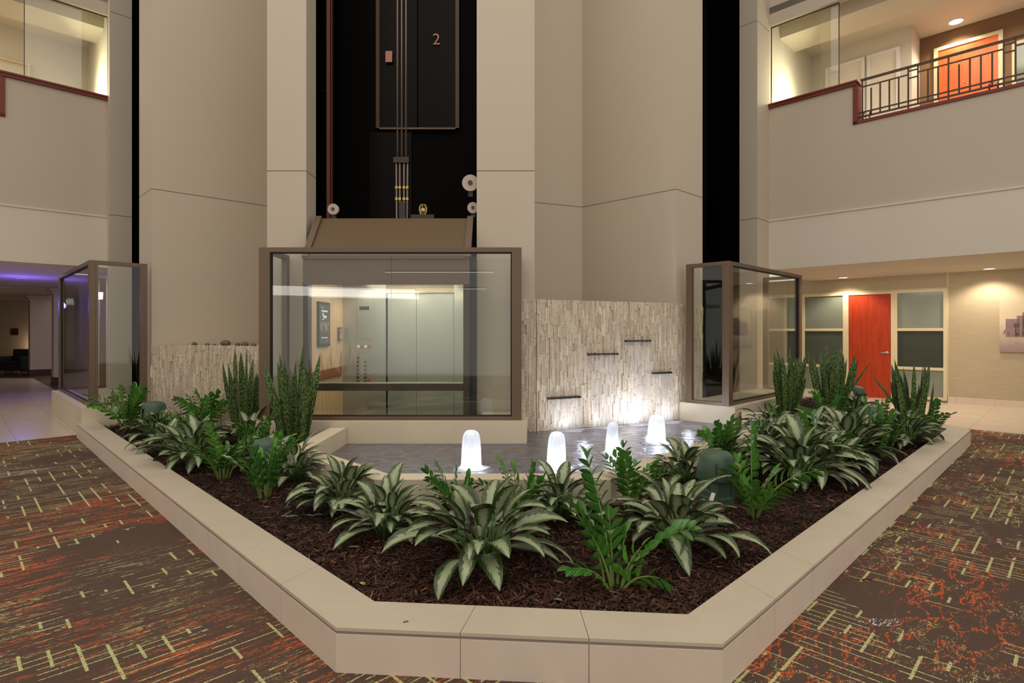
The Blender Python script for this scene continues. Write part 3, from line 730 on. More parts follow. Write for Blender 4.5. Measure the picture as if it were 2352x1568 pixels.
def jet(x, y, r, h, label, wob):
    g = empty('fountain_jet', (x, y, .14), label, 'fountain jet', 'bubbling jets in the pool')
    bm = B(); uvl = bm.loops.layers.uv.new('UVMap')
    prof = [(r * .02, h), (r * .34, h * .99), (r * .60, h * .955), (r * .78, h * .89), (r * .86, h * .81), (r * .92, h * .68), (r * .98, h * .45), (r * 1.0, h * .2), (r * 1.04, h * .08), (r * 1.25, .004)]
    lathe(bm, prof[::-1], 40, uvl=uvl, cap=False)
    for v in bm.verts:
        a = math.atan2(v.co.y, v.co.x); k = 1 + .05 * math.sin(a * 3 + wob) + .03 * math.sin(a * 7 + wob * 2); v.co.x *= k; v.co.y *= k; v.co.x += .02 * wob * (v.co.z / h) ** 2 * .4
    link('water_bell', bm, M['froth'], g, smooth=True)
    bm = B(); uvl = bm.loops.layers.uv.new('UVMap'); rr = random.Random(int(wob * 10))
    lathe(bm, [(.03, .012), (r * 1.0, .014), (r * 1.45, .006), (r * 1.75, .001)], 36, uvl=uvl, cap=True)
    for v in bm.verts:
        a = math.atan2(v.co.y, v.co.x); k = 1 + (.16 * math.sin(a * 2 + wob) + .10 * math.sin(a * 5 + wob)) * min(1, math.hypot(v.co.x, v.co.y) / r); v.co.x *= k; v.co.y *= k
    link('foam', bm, M['foam'], g, smooth=True)
    bm = B(); lathe(bm, [(.018, -.06), (.018, .05), (.026, .05), (.026, .065), (.012, .07), (.012, .09)], 16); link('nozzle', bm, M['slot'], g)
    light('jet_lamp', 'POINT', (x, y - r * .45, .19), JETE, (.80, .88, 1.0), .03)
    light('jet_lamp', 'POINT', (x + r * 1.25, y - r * .9, .22), JETE * .35, (.80, .88, 1.0), .02)
JETE = 2.6
jet(-.444, 5.42, .093, .37, 'white water jet leftmost, in front of the central enclosure', .3)
jet(.372, 5.45, .090, .35, 'white water jet second from left, below the lowest slot', 1.2)
jet(1.02, 6.12, .066, .34, 'slim water jet with its dark nozzle showing', 2.1)
jet(1.64, 6.66, .100, .335, 'white water jet farthest right, nearest the right enclosure', .8)
# scuppers and falling water
P0 = Vector((.252, 7.47)); DV = Vector((2.105, .96)); DL = DV.length; DN = Vector((DV.y, -DV.x)) / DL
def sp(s, off): q = P0 + DV * s + DN * off; return q
for s0, s1, z_, lab in ((.065, .28, .566, 'lowest, leftmost'), (.334, .545, 1.14, 'second highest, second from left'), (.602, .788, 1.32, 'highest'), (.803, .953, .85, 'rightmost, shortest')):
    c = sp((s0 + s1) / 2, 0); g = empty('water_scupper', (c.x, c.y, z_), lab + ' dark metal water slot in the stone wall', 'water slot', 'metal slots in the water wall')
    inv = Matrix.Translation((-c.x, -c.y, -z_))
    for nm, za, zb, o0, o1 in (('lip', -.010, -.004, .0, .075), ('hood', .008, .014, .0, .06)):
        bm = B(); q = [sp(s0, o0), sp(s1, o0), sp(s1, o1), sp(s0, o1)]; prism(bm, [tuple(k) for k in q], z_ + za, z_ + zb)
        if nm == 'hood':
            for s in (s0, s1 - .004): prism(bm, [tuple(k) for k in (sp(s, .0), sp(s + .004, .0), sp(s + .004, .06), sp(s, .06))], z_ - .004, z_ + .008)
        bm.transform(inv); link(nm, bm, M['slot'], g)
    bm = B(); uvl = bm.loops.layers.uv.new('UVMap'); n1, n2 = 16, 26; gr = []
    for j in range(n2 + 1):
        tt = j / n2; zz_ = z_ - .004 - (z_ - .145) * tt
        row = []
        for i in range(n1 + 1):
            s = s0 + (s1 - s0) * (i / n1) ; s = (s - (s0 + s1) / 2) * (1 - .10 * tt) + (s0 + s1) / 2
            off = .072 + .035 * math.sqrt(max(0, (z_ - zz_))) + .004 * math.sin(i * 2.3 + j * .3)
            q = sp(s, off); row.append(bm.verts.new((q.x - c.x, q.y - c.y, zz_ - z_)))
        gr.append(row)
    for j in range(n2):
        for i in range(n1):
            f = bm.faces.new((gr[j][i], gr[j][i + 1], gr[j + 1][i + 1], gr[j + 1][i]))
            for lp, (a, b) in zip(f.loops, ((i, j), (i + 1, j), (i + 1, j + 1), (i, j + 1))): lp[uvl].uv = (a / n1 + s0, b / n2 * .5)
    o = link('falling_water', bm, M['sheet'], smooth=True); o.location = (c.x, c.y, z_)
    tag(o, 'thin sheet of water falling from the %s slot' % lab, 'falling water', 'sheets of falling water')
    q = sp((s0 + s1) / 2, .16)
    bm = B(); uvl = bm.loops.layers.uv.new('UVMap'); lathe(bm, [(.0001, .012), (.07, .012), (.12, .002)], 30, uvl=uvl, cap=False)
    for v in bm.verts: a = math.atan2(v.co.y, v.co.x); k = 1 + .2 * math.sin(a * 4 + s0 * 9) + .12 * math.sin(a * 9); v.co.x *= k * 2.2 * DL / 2.3; v.co.y *= k
    o = link('splash_foam', bm, M['foam'], smooth=True); o.location = (q.x, q.y, .141); o.rotation_euler[2] = math.atan2(DV.y, DV.x)
    tag(o, 'white splash where water lands below the %s slot' % lab, 'splash', 'splashes at the foot of the water wall')
for s, e in ((.17, 14), (.40, 9), (.63, 34), (.90, 14)):
    q = sp(s, .26); light('pool_uplight', 'SPOT', (q.x, q.y, .165), e * .62, (.74, .82, 1.0), .05, aim=tuple(sp(s, .0)) + (.75,), spot=165, blend=.8)
    q = sp(s, .55); light('pool_glow_fill', 'POINT', (q.x, q.y, .34), e * .20, (.70, .80, 1.0), .05)  # unseen lights added over the water for a bluer pool

# ------------------------------------------------------------------ glass enclosures on tiled plinths
def plinth(name_label, pts):
    g = empty('tiled_plinth', (pts[0][0], pts[0][1], 0), name_label, 'plinth'); inv = Matrix.Translation((-pts[0][0], -pts[0][1], 0))
    bm = B(); prism(bm, pts, 0.0, .392)
    bm.transform(inv); link('marble_sides', bm, M['rim'], g, bevel=.003)
    cx = sum(p[0] for p in pts) / len(pts); cy = sum(p[1] for p in pts) / len(pts)
    bm = B(); prism(bm, pts, .392, .402); bm.transform(inv); link('top_slab', bm, M['rim'], g)
    return g
plinth('pale marble plinth under the central glass enclosure', [(-3.125, 6.64), (.115, 6.64), (.115, 7.45), (-.45, 7.45), (-.45, 7.08), (-2.85, 7.08), (-2.85, 7.45), (-3.125, 7.45)])
cL = Vector((-5.98, 7.76)); cR = Vector((3.03, 7.86))
plinth('pale marble plinth under the left glass enclosure', [tuple(cL), tuple(cL + Vector((.60, .60))), tuple(cL + Vector((-1.75, 2.95))), tuple(cL + Vector((-2.35, 2.35)))])
plinth('pale marble plinth under the right glass enclosure', [tuple(cR), tuple(cR + Vector((2.10, 2.10))), tuple(cR + Vector((1.5, 2.7))), tuple(cR + Vector((-.60, .60)))])

def enclosure(label, O, u, v, W, D, post=.13, split=False, name='glass_enclosure'):
    """front face along u (length W), sides going back along v (length D)"""
    O = Vector(O); u = Vector(u); v = Vector(v); g = empty(name, (O.x, O.y, .402), label, 'glass enclosure', 'bronze framed glass enclosures')
    def T(p): q = u * p[0] + v * p[1]; return Vector((q.x, q.y, p[2]))
    H = 2.05; tk = .07
    for x0, x1, nm in ((0, post, 'corner_post'), (W - post * .9, W, 'corner_post')):
        bm = B(); box(bm, x0, x1, 0, tk, 0, H, T); link(nm, bm, M['bronze'], g, bevel=.003)
    bm = B(); box(bm, post, W - post * .9, 0, tk, H - .055, H, T); link('top_rail', bm, M['bronze'], g)
    bm = B(); box(bm, post, W - post * .9, 0, tk, 0, .045, T); link('bottom_rail', bm, M['bronze'], g)
    bm = B(); f = .014
    a, b = post, W - post * .9
    for q in ((a, a + f, .02, .06, .045, H - .055), (b - f, b, .02, .06, .045, H - .055), (a + f, b - f, .02, .06, .045, .045 + f), (a + f, b - f, .02, .06, H - .055 - f, H - .055)): box(bm, *q, T)
    link('dark_gasket', bm, M['rub'], g)
    spans = [(a + f, b - f)] if not split else [(a + f, (a + b) / 2 - .003), ((a + b) / 2 + .003, b - f)]
    for s0, s1 in spans:
        bm = B(); box(bm, s0, s1, .034, .044, .045 + f, H - .055 - f, T); link('glass_pane', bm, M['glass'], g)
    for x0, x1 in ((0, tk), (W - tk, W)):
        bm = B(); box(bm, x0, x1, tk, D, H - .055, H, T); box(bm, x0, x1, tk, D, 0, .045, T); box(bm, x0, x1, D - .09, D, .045, H - .055, T); box(bm, x0, x1, tk, .10, .045, H - .055, T)
        link('side_frame', bm, M['bronze'], g)
        bm = B(); xm = (x0 + x1) / 2; box(bm, xm - .005, xm + .005, .10, D - .09, .045, H - .055, T); link('side_pane', bm, M['glass'], g)
    return g
enclosure('wide bronze framed glass enclosure around the central lift', (-3.065, 6.70), (1, 0), (0, 1), 3.117, .735, split=True)
eL = cL + Vector((.03, .10)); eR = cR + Vector((-.05, .09))
enclosure('bronze framed glass enclosure at the left lift shaft', tuple(eL), (-S2, S2), (S2, S2), 3.25, .69)
enclosure('bronze framed glass enclosure at the right lift shaft', tuple(eR), (S2, S2), (-S2, S2), 2.93, .66)

# dark pit floors in the enclosures
bm = B(); box(bm, -2.95, -.45, 7.47, 9.3, .0, .02); tag(link('shaft_pit_floor', bm, M['black']), 'black floor of the central lift shaft', 'shaft floor', kind='structure')

# ------------------------------------------------------------------ central lift cab
CAB = g = empty('lift_cab', (-1.66, 7.9, .37), 'glass fronted lift cab inside the central enclosure', 'lift cab')
inv = Matrix.Translation((1.66, -7.9, -.37))
def cp(nm, boxes, mat, parent=g, bevel=0, extra=None):
    bm = B()
    for b in boxes: box(bm, *b)
    if extra: extra(bm)
    bm.transform(inv); return link(nm, bm, mat, parent, bevel=bevel)
cx0, cx1, cf, cb = -2.70, -.60, 7.12, 8.72
def slope(bm):
    v = [bm.verts.new(p) for p in ((cx0, cf, 2.40), (cx1, cf, 2.40), (cx1 - .02, 7.62, 2.98), (cx0 + .02, 7.62, 2.98), (cx0, 7.62, 2.40), (cx1, 7.62, 2.40), )]
    for f in ((0, 1, 2, 3), (0, 3, 4), (1, 5, 2), (4, 3, 2, 5), (0, 4, 5, 1)): bm.faces.new([v[i] for i in f])
cp('sloping_roof_panel', [], M['cabslope'], extra=slope)
def slopeedge(bm, k):
    for x0, x1 in (((cx0 - .01, cx0 + .07), (cx1 - .07, cx1 + .01))[k],):
        v = [bm.verts.new(p) for p in ((x0, cf - .03, 2.40), (x1, cf - .03, 2.40), (x1, 7.60, 3.01), (x0, 7.60, 3.01), (x0, cf + .02, 2.38), (x1, cf + .02, 2.38), (x1, 7.64, 2.97), (x0, 7.64, 2.97))]
        for f in ((0, 1, 2, 3), (4, 7, 6, 5), (0, 3, 7, 4), (1, 5, 6, 2), (0, 4, 5, 1), (3, 2, 6, 7)): bm.faces.new([v[i] for i in f])
cp('roof_side_trim', [], M['bronze'], extra=lambda bm: slopeedge(bm, 0)); cp('roof_side_trim', [], M['bronze'], extra=lambda bm: slopeedge(bm, 1))
cp('upper_fascia', [(cx0, cx1, cf, cf + .06, 2.06, 2.40)], M['bronze'])
cp('fascia_band', [(cx0, cx1, cf - .02, cf, 2.37, 2.41), (cx0, cx1, cf - .02, cf, 2.045, 2.075)], M['bronze'])
cp('corner_frame', [(cx0, cx0 + .06, cf, cf + .08, .05, 2.06)], M['bronze_dark'])
cp('corner_frame', [(cx1 - .08, cx1, cf, cf + .08, .05, 2.06)], M['bronze_dark'])
cp('side_column', [(cx1, cx1 + .07, cf + .02, 7.45, .37, 2.40)], M['rub'])
cp('front_rail', [(cx0 + .06, cx1 - .08, cf - .02, cf + .05, .71, .80)], M['bronze_dark'])
cp('rail_edge', [(cx0 + .06, cx1 - .08, cf - .024, cf + .05, .80, .812)], M['steel'])
cp('front_pane', [(cx0 + .06, cx1 - .08, cf + .02, cf + .03, .812, 2.05)], M['glass'])
cp('front_pane', [(cx0 + .06, cx1 - .08, cf + .02, cf + .03, .06, .71)], M['glass'])
cp('cab_floor', [(cx0, cx1, cf, cb, .03, .05)], M['dwood'])
cp('cab_ceiling', [(cx0, cx1, cf + .06, cb, 2.22, 2.27)], M['cream'])
cp('side_wall', [(cx0, cx0 + .02, 7.78, cb, .05, 2.22)], M['cabwood'])
cp('side_wall_glass', [(cx0, cx0 + .015, cf + .08, 7.24, .37, 2.06)], M['glass'])
cp('side_mullion', [(cx0, cx0 + .05, 7.24, 7.29, .37, 2.2)], M['bronze_dark'])
cp('side_wall', [(cx0, cx0 + .02, 7.29, 7.775, .05, 2.22)], M['cabwood'])
cp('side_wall', [(cx1 - .02, cx1, cf + .08, cb, .05, 2.22)], M['steel'])
cp('return_panel', [(cx0, -2.02, cb - .04, cb, .05, 2.22)], M['steel'])
cp('lift_door', [(-2.0, -1.56, cb + .01, cb + .03, .05, 2.05)], M['steel'])
cp('lift_door', [(-1.555, -.98, cb + .01, cb + .03, .05, 2.05)], M['steel'])
cp('return_panel', [(-.97, cx1, cb - .04, cb, .05, 2.22)], M['steel'])
cp('door_header', [(-2.02, -.97, cb - .04, cb, 2.05, 2.22)], M['cream'])
cp('handrail', [(cx0 + .03, cx0 + .06, 7.25, 8.62, .82, .93)], M['copper'])
pn = cp('control_panel', [(-2.46, -2.20, cb - .05, cb - .04, .80, 1.98)], M['steel'])
cp('display', [(-2.42, -2.27, cb - .056, cb - .05, 1.79, 1.84)], M['rub'], pn)
cp('service_door', [(-2.45, -2.24, cb - .054, cb - .05, 1.34, 1.70)], M['steel'], pn, .003)
bx = 0
def disc(bm, x, z, r, y):
    tube(bm, [(x, y, z), (x, y - .012, z)], r, 14)
for k in range(4):
    bm = B(); disc(bm, -2.435 + k * .055, 1.225, .021, cb - .05); bm.transform(inv); link('call_button', bm, M['red'] if k in (1, 3) else M['white'], pn)
for r in range(7):
    for c_ in range(2):
        if r == 0 and c_ == 1: continue
        z_ = 1.05 - r * .06; x = -2.39 + c_ * .115
        bm = B(); disc(bm, x, z_, .021, cb - .05); bm.transform(inv); link('floor_button', bm, M['red'] if (r == 6 and c_ == 1) else M['steel'], pn)
        cp('button_marker', [(x - .072, x - .040, cb - .055, cb - .05, z_ - .014, z_ + .014)], M['rub'], pn)
for x in (-2.3, -1.55, -.85):
    bm = B(); lathe(bm, [(.0001, 2.214), (.045, 2.214)], 20, c=(x, 8.5), cap=False); bm.transform(inv); link('cab_downlight', bm, M['lampglow'], g)
    light('cab_lamp', 'SPOT', (x, 8.5, 2.19), 11, (1, .86, .62), .03, aim=(x, 8.56, 0), spot=120)
light('cab_fill_lamp', 'AREA', (-1.65, 7.9, 2.2), 27, (1, .90, .78), 1.4, aim=(-1.65, 7.9, 0), size_y=1.2)
# notice poster and card reader on the cab's left wall
g = empty('notice_poster', (cx0 + .02, 7.79, 1.55), 'tall dark framed poster on the wooden lift wall', 'poster'); inv = Matrix.Translation((-(cx0 + .02), -7.79, -1.55))
cp('poster_frame', [(cx0 + .021, cx0 + .045, 7.56, 8.02, 1.25, 1.86)], M['rub'], g)
t = NT('poster_print'); x, y, z = t.sep(t.pos()); f = t.noise(t.comb(t.math('MULTIPLY', y, 40.0), t.math('MULTIPLY', z, 9.0), 0.0), 1.0, 4, .7)
band = t.math('MULTIPLY', t.step(z, 1.44, 1.50), t.math('SUBTRACT', 1.0, t.step(z, 1.56, 1.60)))
col = t.mix(t.math('MULTIPLY', band, t.step(f, .48, .6)), lin((58, 62, 74)), lin((214, 170, 130)))
t.bsdf(col, .3); cp('poster_print', [(cx0 + .045, cx0 + .047, 7.59, 7.99, 1.29, 1.82)], t.m, g)
def line_boxes(z_, y0, y1, h): return (cx0 + .047, cx0 + .049, y0, y1, z_, z_ + h)
cp('poster_lettering', [line_boxes(1.775, 7.68, 7.72, .012), line_boxes(1.725, 7.66, 7.90, .02), line_boxes(1.66, 7.70, 7.74, .05), line_boxes(1.64, 7.74, 7.86, .035), line_boxes(1.62, 7.68, 7.76, .01), line_boxes(1.365, 7.66, 7.90, .012)], M['white'], g)
cp('red_badge', [line_boxes(1.318, 7.82, 7.93, .022)], M['red'], g)
g = empty('card_reader', (cx0 + .02, 8.47, 1.4), 'small bronze card reader beside the poster in the lift', 'card reader'); inv = Matrix.Translation((-(cx0 + .02), -8.47, -1.4))
cp('reader_body', [(cx0 + .021, cx0 + .05, 8.42, 8.56, 1.32, 1.52)], M['bronze'], g, .004)
cp('reader_slots', [(cx0 + .05, cx0 + .053, 8.45, 8.53, z_, z_ + .012) for z_ in (1.35, 1.38, 1.41)] + [(cx0 + .05, cx0 + .053, 8.48, 8.50, 1.44, 1.49)], M['white'], g)

# ------------------------------------------------------------------ shaft machinery
for i, x in enumerate((-1.685, -1.625, -1.565)):
    bm = B(); tube(bm, [(0, 0, 0), (0, 0, 5.6)], .013, 8); o = link('hoist_rope', bm, M['rope'], smooth=True); o.location = (x, 7.95, 3.90)
    tag(o, ('left', 'middle', 'right')[i] + ' of the three hoist ropes hanging in the central shaft', 'rope', 'hoist ropes')
g = empty('rope_hitch', (-1.625, 7.95, 3.0), 'dark rope hitch with brass nuts below the hoist ropes', 'rope hitch')
bm = B(); box(bm, -.11, .11, -.04, .04, .82, .90); link('clamp_plate', bm, M['slot'], g)
for x in (-.07, -.025, .03, .075):
    bm = B(); tube(bm, [(x, 0, .02), (x * 1.1, 0, .82)], .013, 8); link('shackle_rod', bm, M['rope'], g)
    for z_ in (.30, .46):
        bm = B(); tube(bm, [(x * 1.05, -.01, z_), (x * 1.05, -.01, z_ + .035)], .020, 6); link('brass_nut', bm, M['brass'], g)
bm = B(); box(bm, -.03, .06, -.03, .03, -.0, .28); link('hitch_plate', bm, M['slot'], g, bevel=.01)
def sheave(x, y, z_, r, label):
    def rot(bm): bm.transform(Matrix.Rotation(R(90), 4, 'X')); return bm
    bm = B(); lathe(bm, [(r * .5, -.02), (r, -.02), (r, -.008), (r * .9, 0), (r, .008), (r, .02), (r * .5, .02)], 30); g = link('guide_wheel', rot(bm), M['colm'], CAB)
    g.location = Vector((x, y, z_)) - CAB.location; g['label'] = label
    bm = B(); lathe(bm, [(r * .28, -.03), (r * .28, .034)], 20); link('hub', rot(bm), M['bronze_dark'], g)
    bm = B(); box(bm, -.03, .03, .021, .05, -r * 1.6, 0); link('bracket', bm, M['slot'], g)
sheave(-.63, 7.60, 3.45, .11, 'large pale guide wheel')
sheave(-.60, 7.66, 3.13, .075, 'small guide wheel below the large one')
sheave(-2.52, 7.75, 3.13, .075, 'small guide wheel at the left')
g = empty('caged_work_lamp', (-1.30, 7.80, 3.0), 'brass caged work lamp on the lift roof', 'work lamp')
bm = B(); box(bm, -.16, .16, -.05, .05, -.02, .06); link('base_box', bm, M['slot'], g)
for k in range(4):
    a = k * math.pi / 4; pts = [(math.cos(a) * r, math.sin(a) * r, z_) for r, z_ in ((.028, .06), (.052, .12), (.052, .17), (.03, .205), (0, .212), (-.03, .205), (-.052, .17), (-.052, .12), (-.028, .06))]
    bm = B(); tube(bm, pts, .004, 6); link('cage_wire', bm, M['brass'], g)
bm = B(); bmesh.ops.create_uvsphere(bm, u_segments=14, v_segments=8, radius=.028, matrix=Matrix.Translation((0, 0, .13))); link('bulb', bm, M['white'], g, smooth=True)
g = empty('guide_rail', (-2.68, 8.0, 3.0), 'rust brown guide rail along the left of the shaft', 'guide rail')
bm = B(); box(bm, -.02, .03, 0, .03, 0, 6.5); link('rail', bm, M['rust'], g)
bm = B(); box(bm, .045, .055, 0, .06, 0, 6.5); link('rail_flange', bm, M['rust'], g)
bm = B(); tube(bm, [(-.12, .1, 1.9), (-.02, .02, 1.86)], .02, 8); link('rail_bracket', bm, M['slot'], g)
# second floor landing doors in the shaft
g = empty('landing_doors', (-1.63, 9.28, 4.78), 'dark landing doors high in the central shaft', 'landing doors')
for x0, x1 in ((-.62, -.01), (.01, .62)):
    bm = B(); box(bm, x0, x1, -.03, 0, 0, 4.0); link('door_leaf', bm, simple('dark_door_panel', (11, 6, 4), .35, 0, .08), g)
bm = B(); box(bm, -.62, .62, -.07, 0, -.025, 0); link('sill', bm, M['bronze'], g)
bm = B(); box(bm, -.68, -.62, -.05, 0, 0, 4.0); link('door_jamb', bm, M['amber'], g)
bm = B(); box(bm, .62, .68, -.05, 0, 0, 4.0); link('door_jamb', bm, M['amber'], g)
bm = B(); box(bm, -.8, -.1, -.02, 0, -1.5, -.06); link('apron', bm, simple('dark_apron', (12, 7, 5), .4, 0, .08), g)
fc = bpy.data.curves.new('floor_number', 'FONT'); fc.body = '2'; fc.size = .26; fc.extrude = .004; fc.align_x = 'CENTER'
tmp = bpy.data.objects.new('tmp', fc); COL.objects.link(tmp); dg = bpy.context.evaluated_depsgraph_get()
me = bpy.data.meshes.new_from_object(tmp.evaluated_get(dg)); bpy.data.objects.remove(tmp)
me.materials.clear(); me.materials.append(M['pinkpaper']); o = bpy.data.objects.new('floor_number', me); COL.objects.link(o)
o.rotation_euler = (R(90), 0, 0); o.location = (-1.32, 9.23, 6.14); tag(o, 'pinkish floor number 2 inside the dark shaft', 'number')
bm = B(); box(bm, -.055, .055, -.004, 0, -.09, .09); o = link('door_notice', bm, M['pinkpaper']); o.location = (-2.09, 9.2, 5.93); tag(o, 'small pink notice left of the hoist ropes in the dark shaft', 'notice')

# ------------------------------------------------------------------ plants
def blade(bm, uvl, P, d, up, L, W, bend, fold, prof, n=8, voff=0.0, twist=0.0, wave=0.0):
    P = Vector(P); d = Vector(d).normalized(); s = d.cross(Vector(up))
    if s.length < 1e-3: s = d.cross(Vector((1, 0, 0)))
    s.normalize(); rows = []
    cols = (-1, -.55, 0, .55, 1)
    for i in range(n + 1):
        t_ = i / n; w_ = W * prof(t_); nr = s.cross(d)
        rows.append([bm.verts.new(P + s * (w_ * j) + nr * (abs(j) ** 1.4 * fold * w_ + wave * math.sin(t_ * 9 + j * 2) * abs(j))) for j in cols])
        q = Matrix.Rotation(-bend / n * (0.4 + 1.2 * t_), 3, s); d = (q @ d).normalized()
        if twist: s = (Matrix.Rotation(twist / n, 3, d) @ s).normalized()
        P = P + d * (L / n)
    for i in range(n):
        for j in range(4):
            f = bm.faces.new((rows[i][j], rows[i][j + 1], rows[i + 1][j + 1], rows[i + 1][j]))
            for lp, (c_, r_) in zip(f.loops, ((j, i), (j + 1, i), (j + 1, i + 1), (j, i + 1))): lp[uvl].uv = (cols[c_], r_ / n + voff)
def lance(t_): return max(.02, (t_ ** .55) * ((1 - t_) ** .85) * 1.95) if t_ < 1 else .004
def oval(t_): return max(.08, math.sin(math.pi * min(1, t_ * .96 + .02)) ** .8) if t_ < 1 else .01
def sword(t_): return (.70 + .45 * math.sin(t_ * 2.4)) * (1 if t_ < .72 else max(.01, 1 - ((t_ - .72) / .28) ** 1.6))
def dirv(az, el): return Vector((math.cos(az) * math.cos(el), math.sin(az) * math.cos(el), math.sin(el)))

def aglaonema(x, y, size, seed, label, n=34, flat=1.0, z=None):
    rnd = random.Random(seed); z = mz(x, y) - .01 if z is None else z
    g = empty('silver_leaf_plant', (x, y, z), label, 'plant', 'silver variegated plants')
    bm = B(); uvl = bm.loops.layers.uv.new('UVMap'); bs = B()
    for i in range(n):
        out = ((i + .5) / n) ** .7; low = i % 5 == 4
        az = i * 2.39996 + rnd.uniform(-.45, .45); k = size * rnd.uniform(.82, 1.12)
        r0 = rnd.uniform(.01, .06) * k; hb = (.10 if low else .235 - .125 * out + rnd.uniform(-.03, .03)) * k
        rr = ((.10 if low else .03 + .14 * out) + rnd.uniform(-.02, .02)) * flat * k
        b0 = Vector((math.cos(az) * r0, math.sin(az) * r0, 0)); b1 = Vector((math.cos(az) * rr, math.sin(az) * rr, hb))
        mid = b0.lerp(b1, .55) + Vector((0, 0, .04 * k)); tube(bs, [b0, mid, b1], .006 * k, 6, .0035 * k)
        e0 = R(10 + rnd.uniform(-8, 20) if low else 72 * (1 - out) + 8 + rnd.uniform(-16, 18)); az2 = az + rnd.uniform(-.3, .3)
        L = k * rnd.uniform(.19, .27) * (.92 + .16 * out)
        bend = R(48 + 22 * out + rnd.uniform(-12, 22))
        d = dirv(az2, e0)
        up = dirv(az2 + math.pi, math.pi / 2 - e0) if e0 < math.pi / 2 else Vector((0, 0, 1))
        up = (up + Vector((rnd.uniform(-.25, .25), rnd.uniform(-.25, .25), 0))).normalized()
        blade(bm, uvl, b1, d, up, L, k * rnd.uniform(.050, .066), bend, .26, lance, 9, voff=i * 1.37, wave=.003 * k)
    link('foliage', bm, M['agl'], g, smooth=True); link('stems', bs, M['petiole'], g, smooth=True)
    return g

def zz_plant(x, y, size, seed, label, fronds=None, n=8):
    """fronds: list of (azimuth deg, lean deg, length m)"""
    rnd = random.Random(seed); z = mz(x, y) - .01
    g = empty('zz_plant', (x, y, z), label, 'plant', 'glossy green plants with rows of leaflets')
    if fronds is None:
        fronds = [(i * 137.5 + rnd.uniform(-25, 25), rnd.uniform(8, 52), rnd.uniform(.30, .50)) for i in range(n)]
    for az, lean, L in fronds:
        az = R(az); L *= size; e0 = R(90 - lean * .35); e1 = R(90 - lean * 1.5); N = 14
        P = Vector((math.cos(az) * rnd.uniform(.01, .05), math.sin(az) * rnd.uniform(.01, .05), 0)); pts = [P.copy()]; ds = []
        for i in range(N):
            e = e0 + (e1 - e0) * (i / N); d = dirv(az, e); ds.append(d); P = P + d * (L / N); pts.append(P.copy())
        ds.append(ds[-1]); bm = B(); uvl = bm.loops.layers.uv.new('UVMap')
        ax = rnd.uniform(0, math.pi)        # plane in which the two rows of leaflets stand
        start = .28; m = max(4, int(1 + L * .72 / (.043 * size))); 
        for q in range(m):
            t_ = start + (1 - start) * (q / (m - 1)); f = t_ * N; i = min(N - 1, int(f)); p = pts[i].lerp(pts[i + 1], f - i); d = ds[i]
            s = d.cross(Vector((math.cos(ax), math.sin(ax), .2))).normalized()
            ll = size * rnd.uniform(.080, .100) * (1.0 - .35 * abs(t_ - .62)); 
            for sg in (-1, 1):
                if q == m - 1 and sg == 1: dd = d
                else: dd = (s * sg * (1.1 - .35 * t_) + d * (.45 + .55 * t_) + Vector((rnd.uniform(-.15, .15), rnd.uniform(-.15, .15), rnd.uniform(-.1, .15)))).normalized()
                up = (d * -0.6 + Vector((0, 0, 1)) + s.cross(d) * .5).normalized()
                blade(bm, uvl, p + dd * .004, dd, up, ll, ll * .26, R(rnd.uniform(5, 28)), .30, oval, 5, voff=0)
        fo = link('frond', bm, M['zz'], g, smooth=True)
        bm = B(); tube(bm, pts, .0085 * size, 8, .0022 * size); link('stem', bm, M['stem'], fo, smooth=True)
    return g

def snake_plant(x, y, H, spread, seed, label, n=18, extra=(), z=None):
    rnd = random.Random(seed); z = mz(x, y) - .01 if z is None else z
    g = empty('snake_plant', (x, y, z), label, 'plant', 'tall banded snake plants')
    lst = [(i * 2.39996, math.sqrt((i + .5) / n), None) for i in range(n)]
    for az, rr, _ in lst:
        h = H * rnd.uniform(.55, 1.0) * (1 - .18 * rr) if _ is None else _
        lean = R((2 + 9 * rr) * spread * rnd.uniform(.4, 1.5)); P = Vector((math.cos(az) * rr * .13 * spread, math.sin(az) * rr * .10, 0))
        d = dirv(az, math.pi / 2 - lean); fc_ = rnd.uniform(-.6, .6) - math.pi / 2
        up = Vector((math.cos(fc_), math.sin(fc_), .0)); bm = B(); uvl = bm.loops.layers.uv.new('UVMap')
        blade(bm, uvl, P, d, up, h, rnd.uniform(.024, .034), R(rnd.uniform(-3, 5)), .35, sword, 14, twist=rnd.uniform(-.5, .5), wave=.002)
        link('leaf', bm, M['snake'], g, smooth=True)
    for az, el, h in extra:
        bm = B(); uvl = bm.loops.layers.uv.new('UVMap'); blade(bm, uvl, (0, 0, .1), dirv(R(az), R(el)), (0, -1, .1), h, .018, R(4), .35, sword, 14, twist=.4); link('leaf', bm, M['snake'], g, smooth=True)
    return g

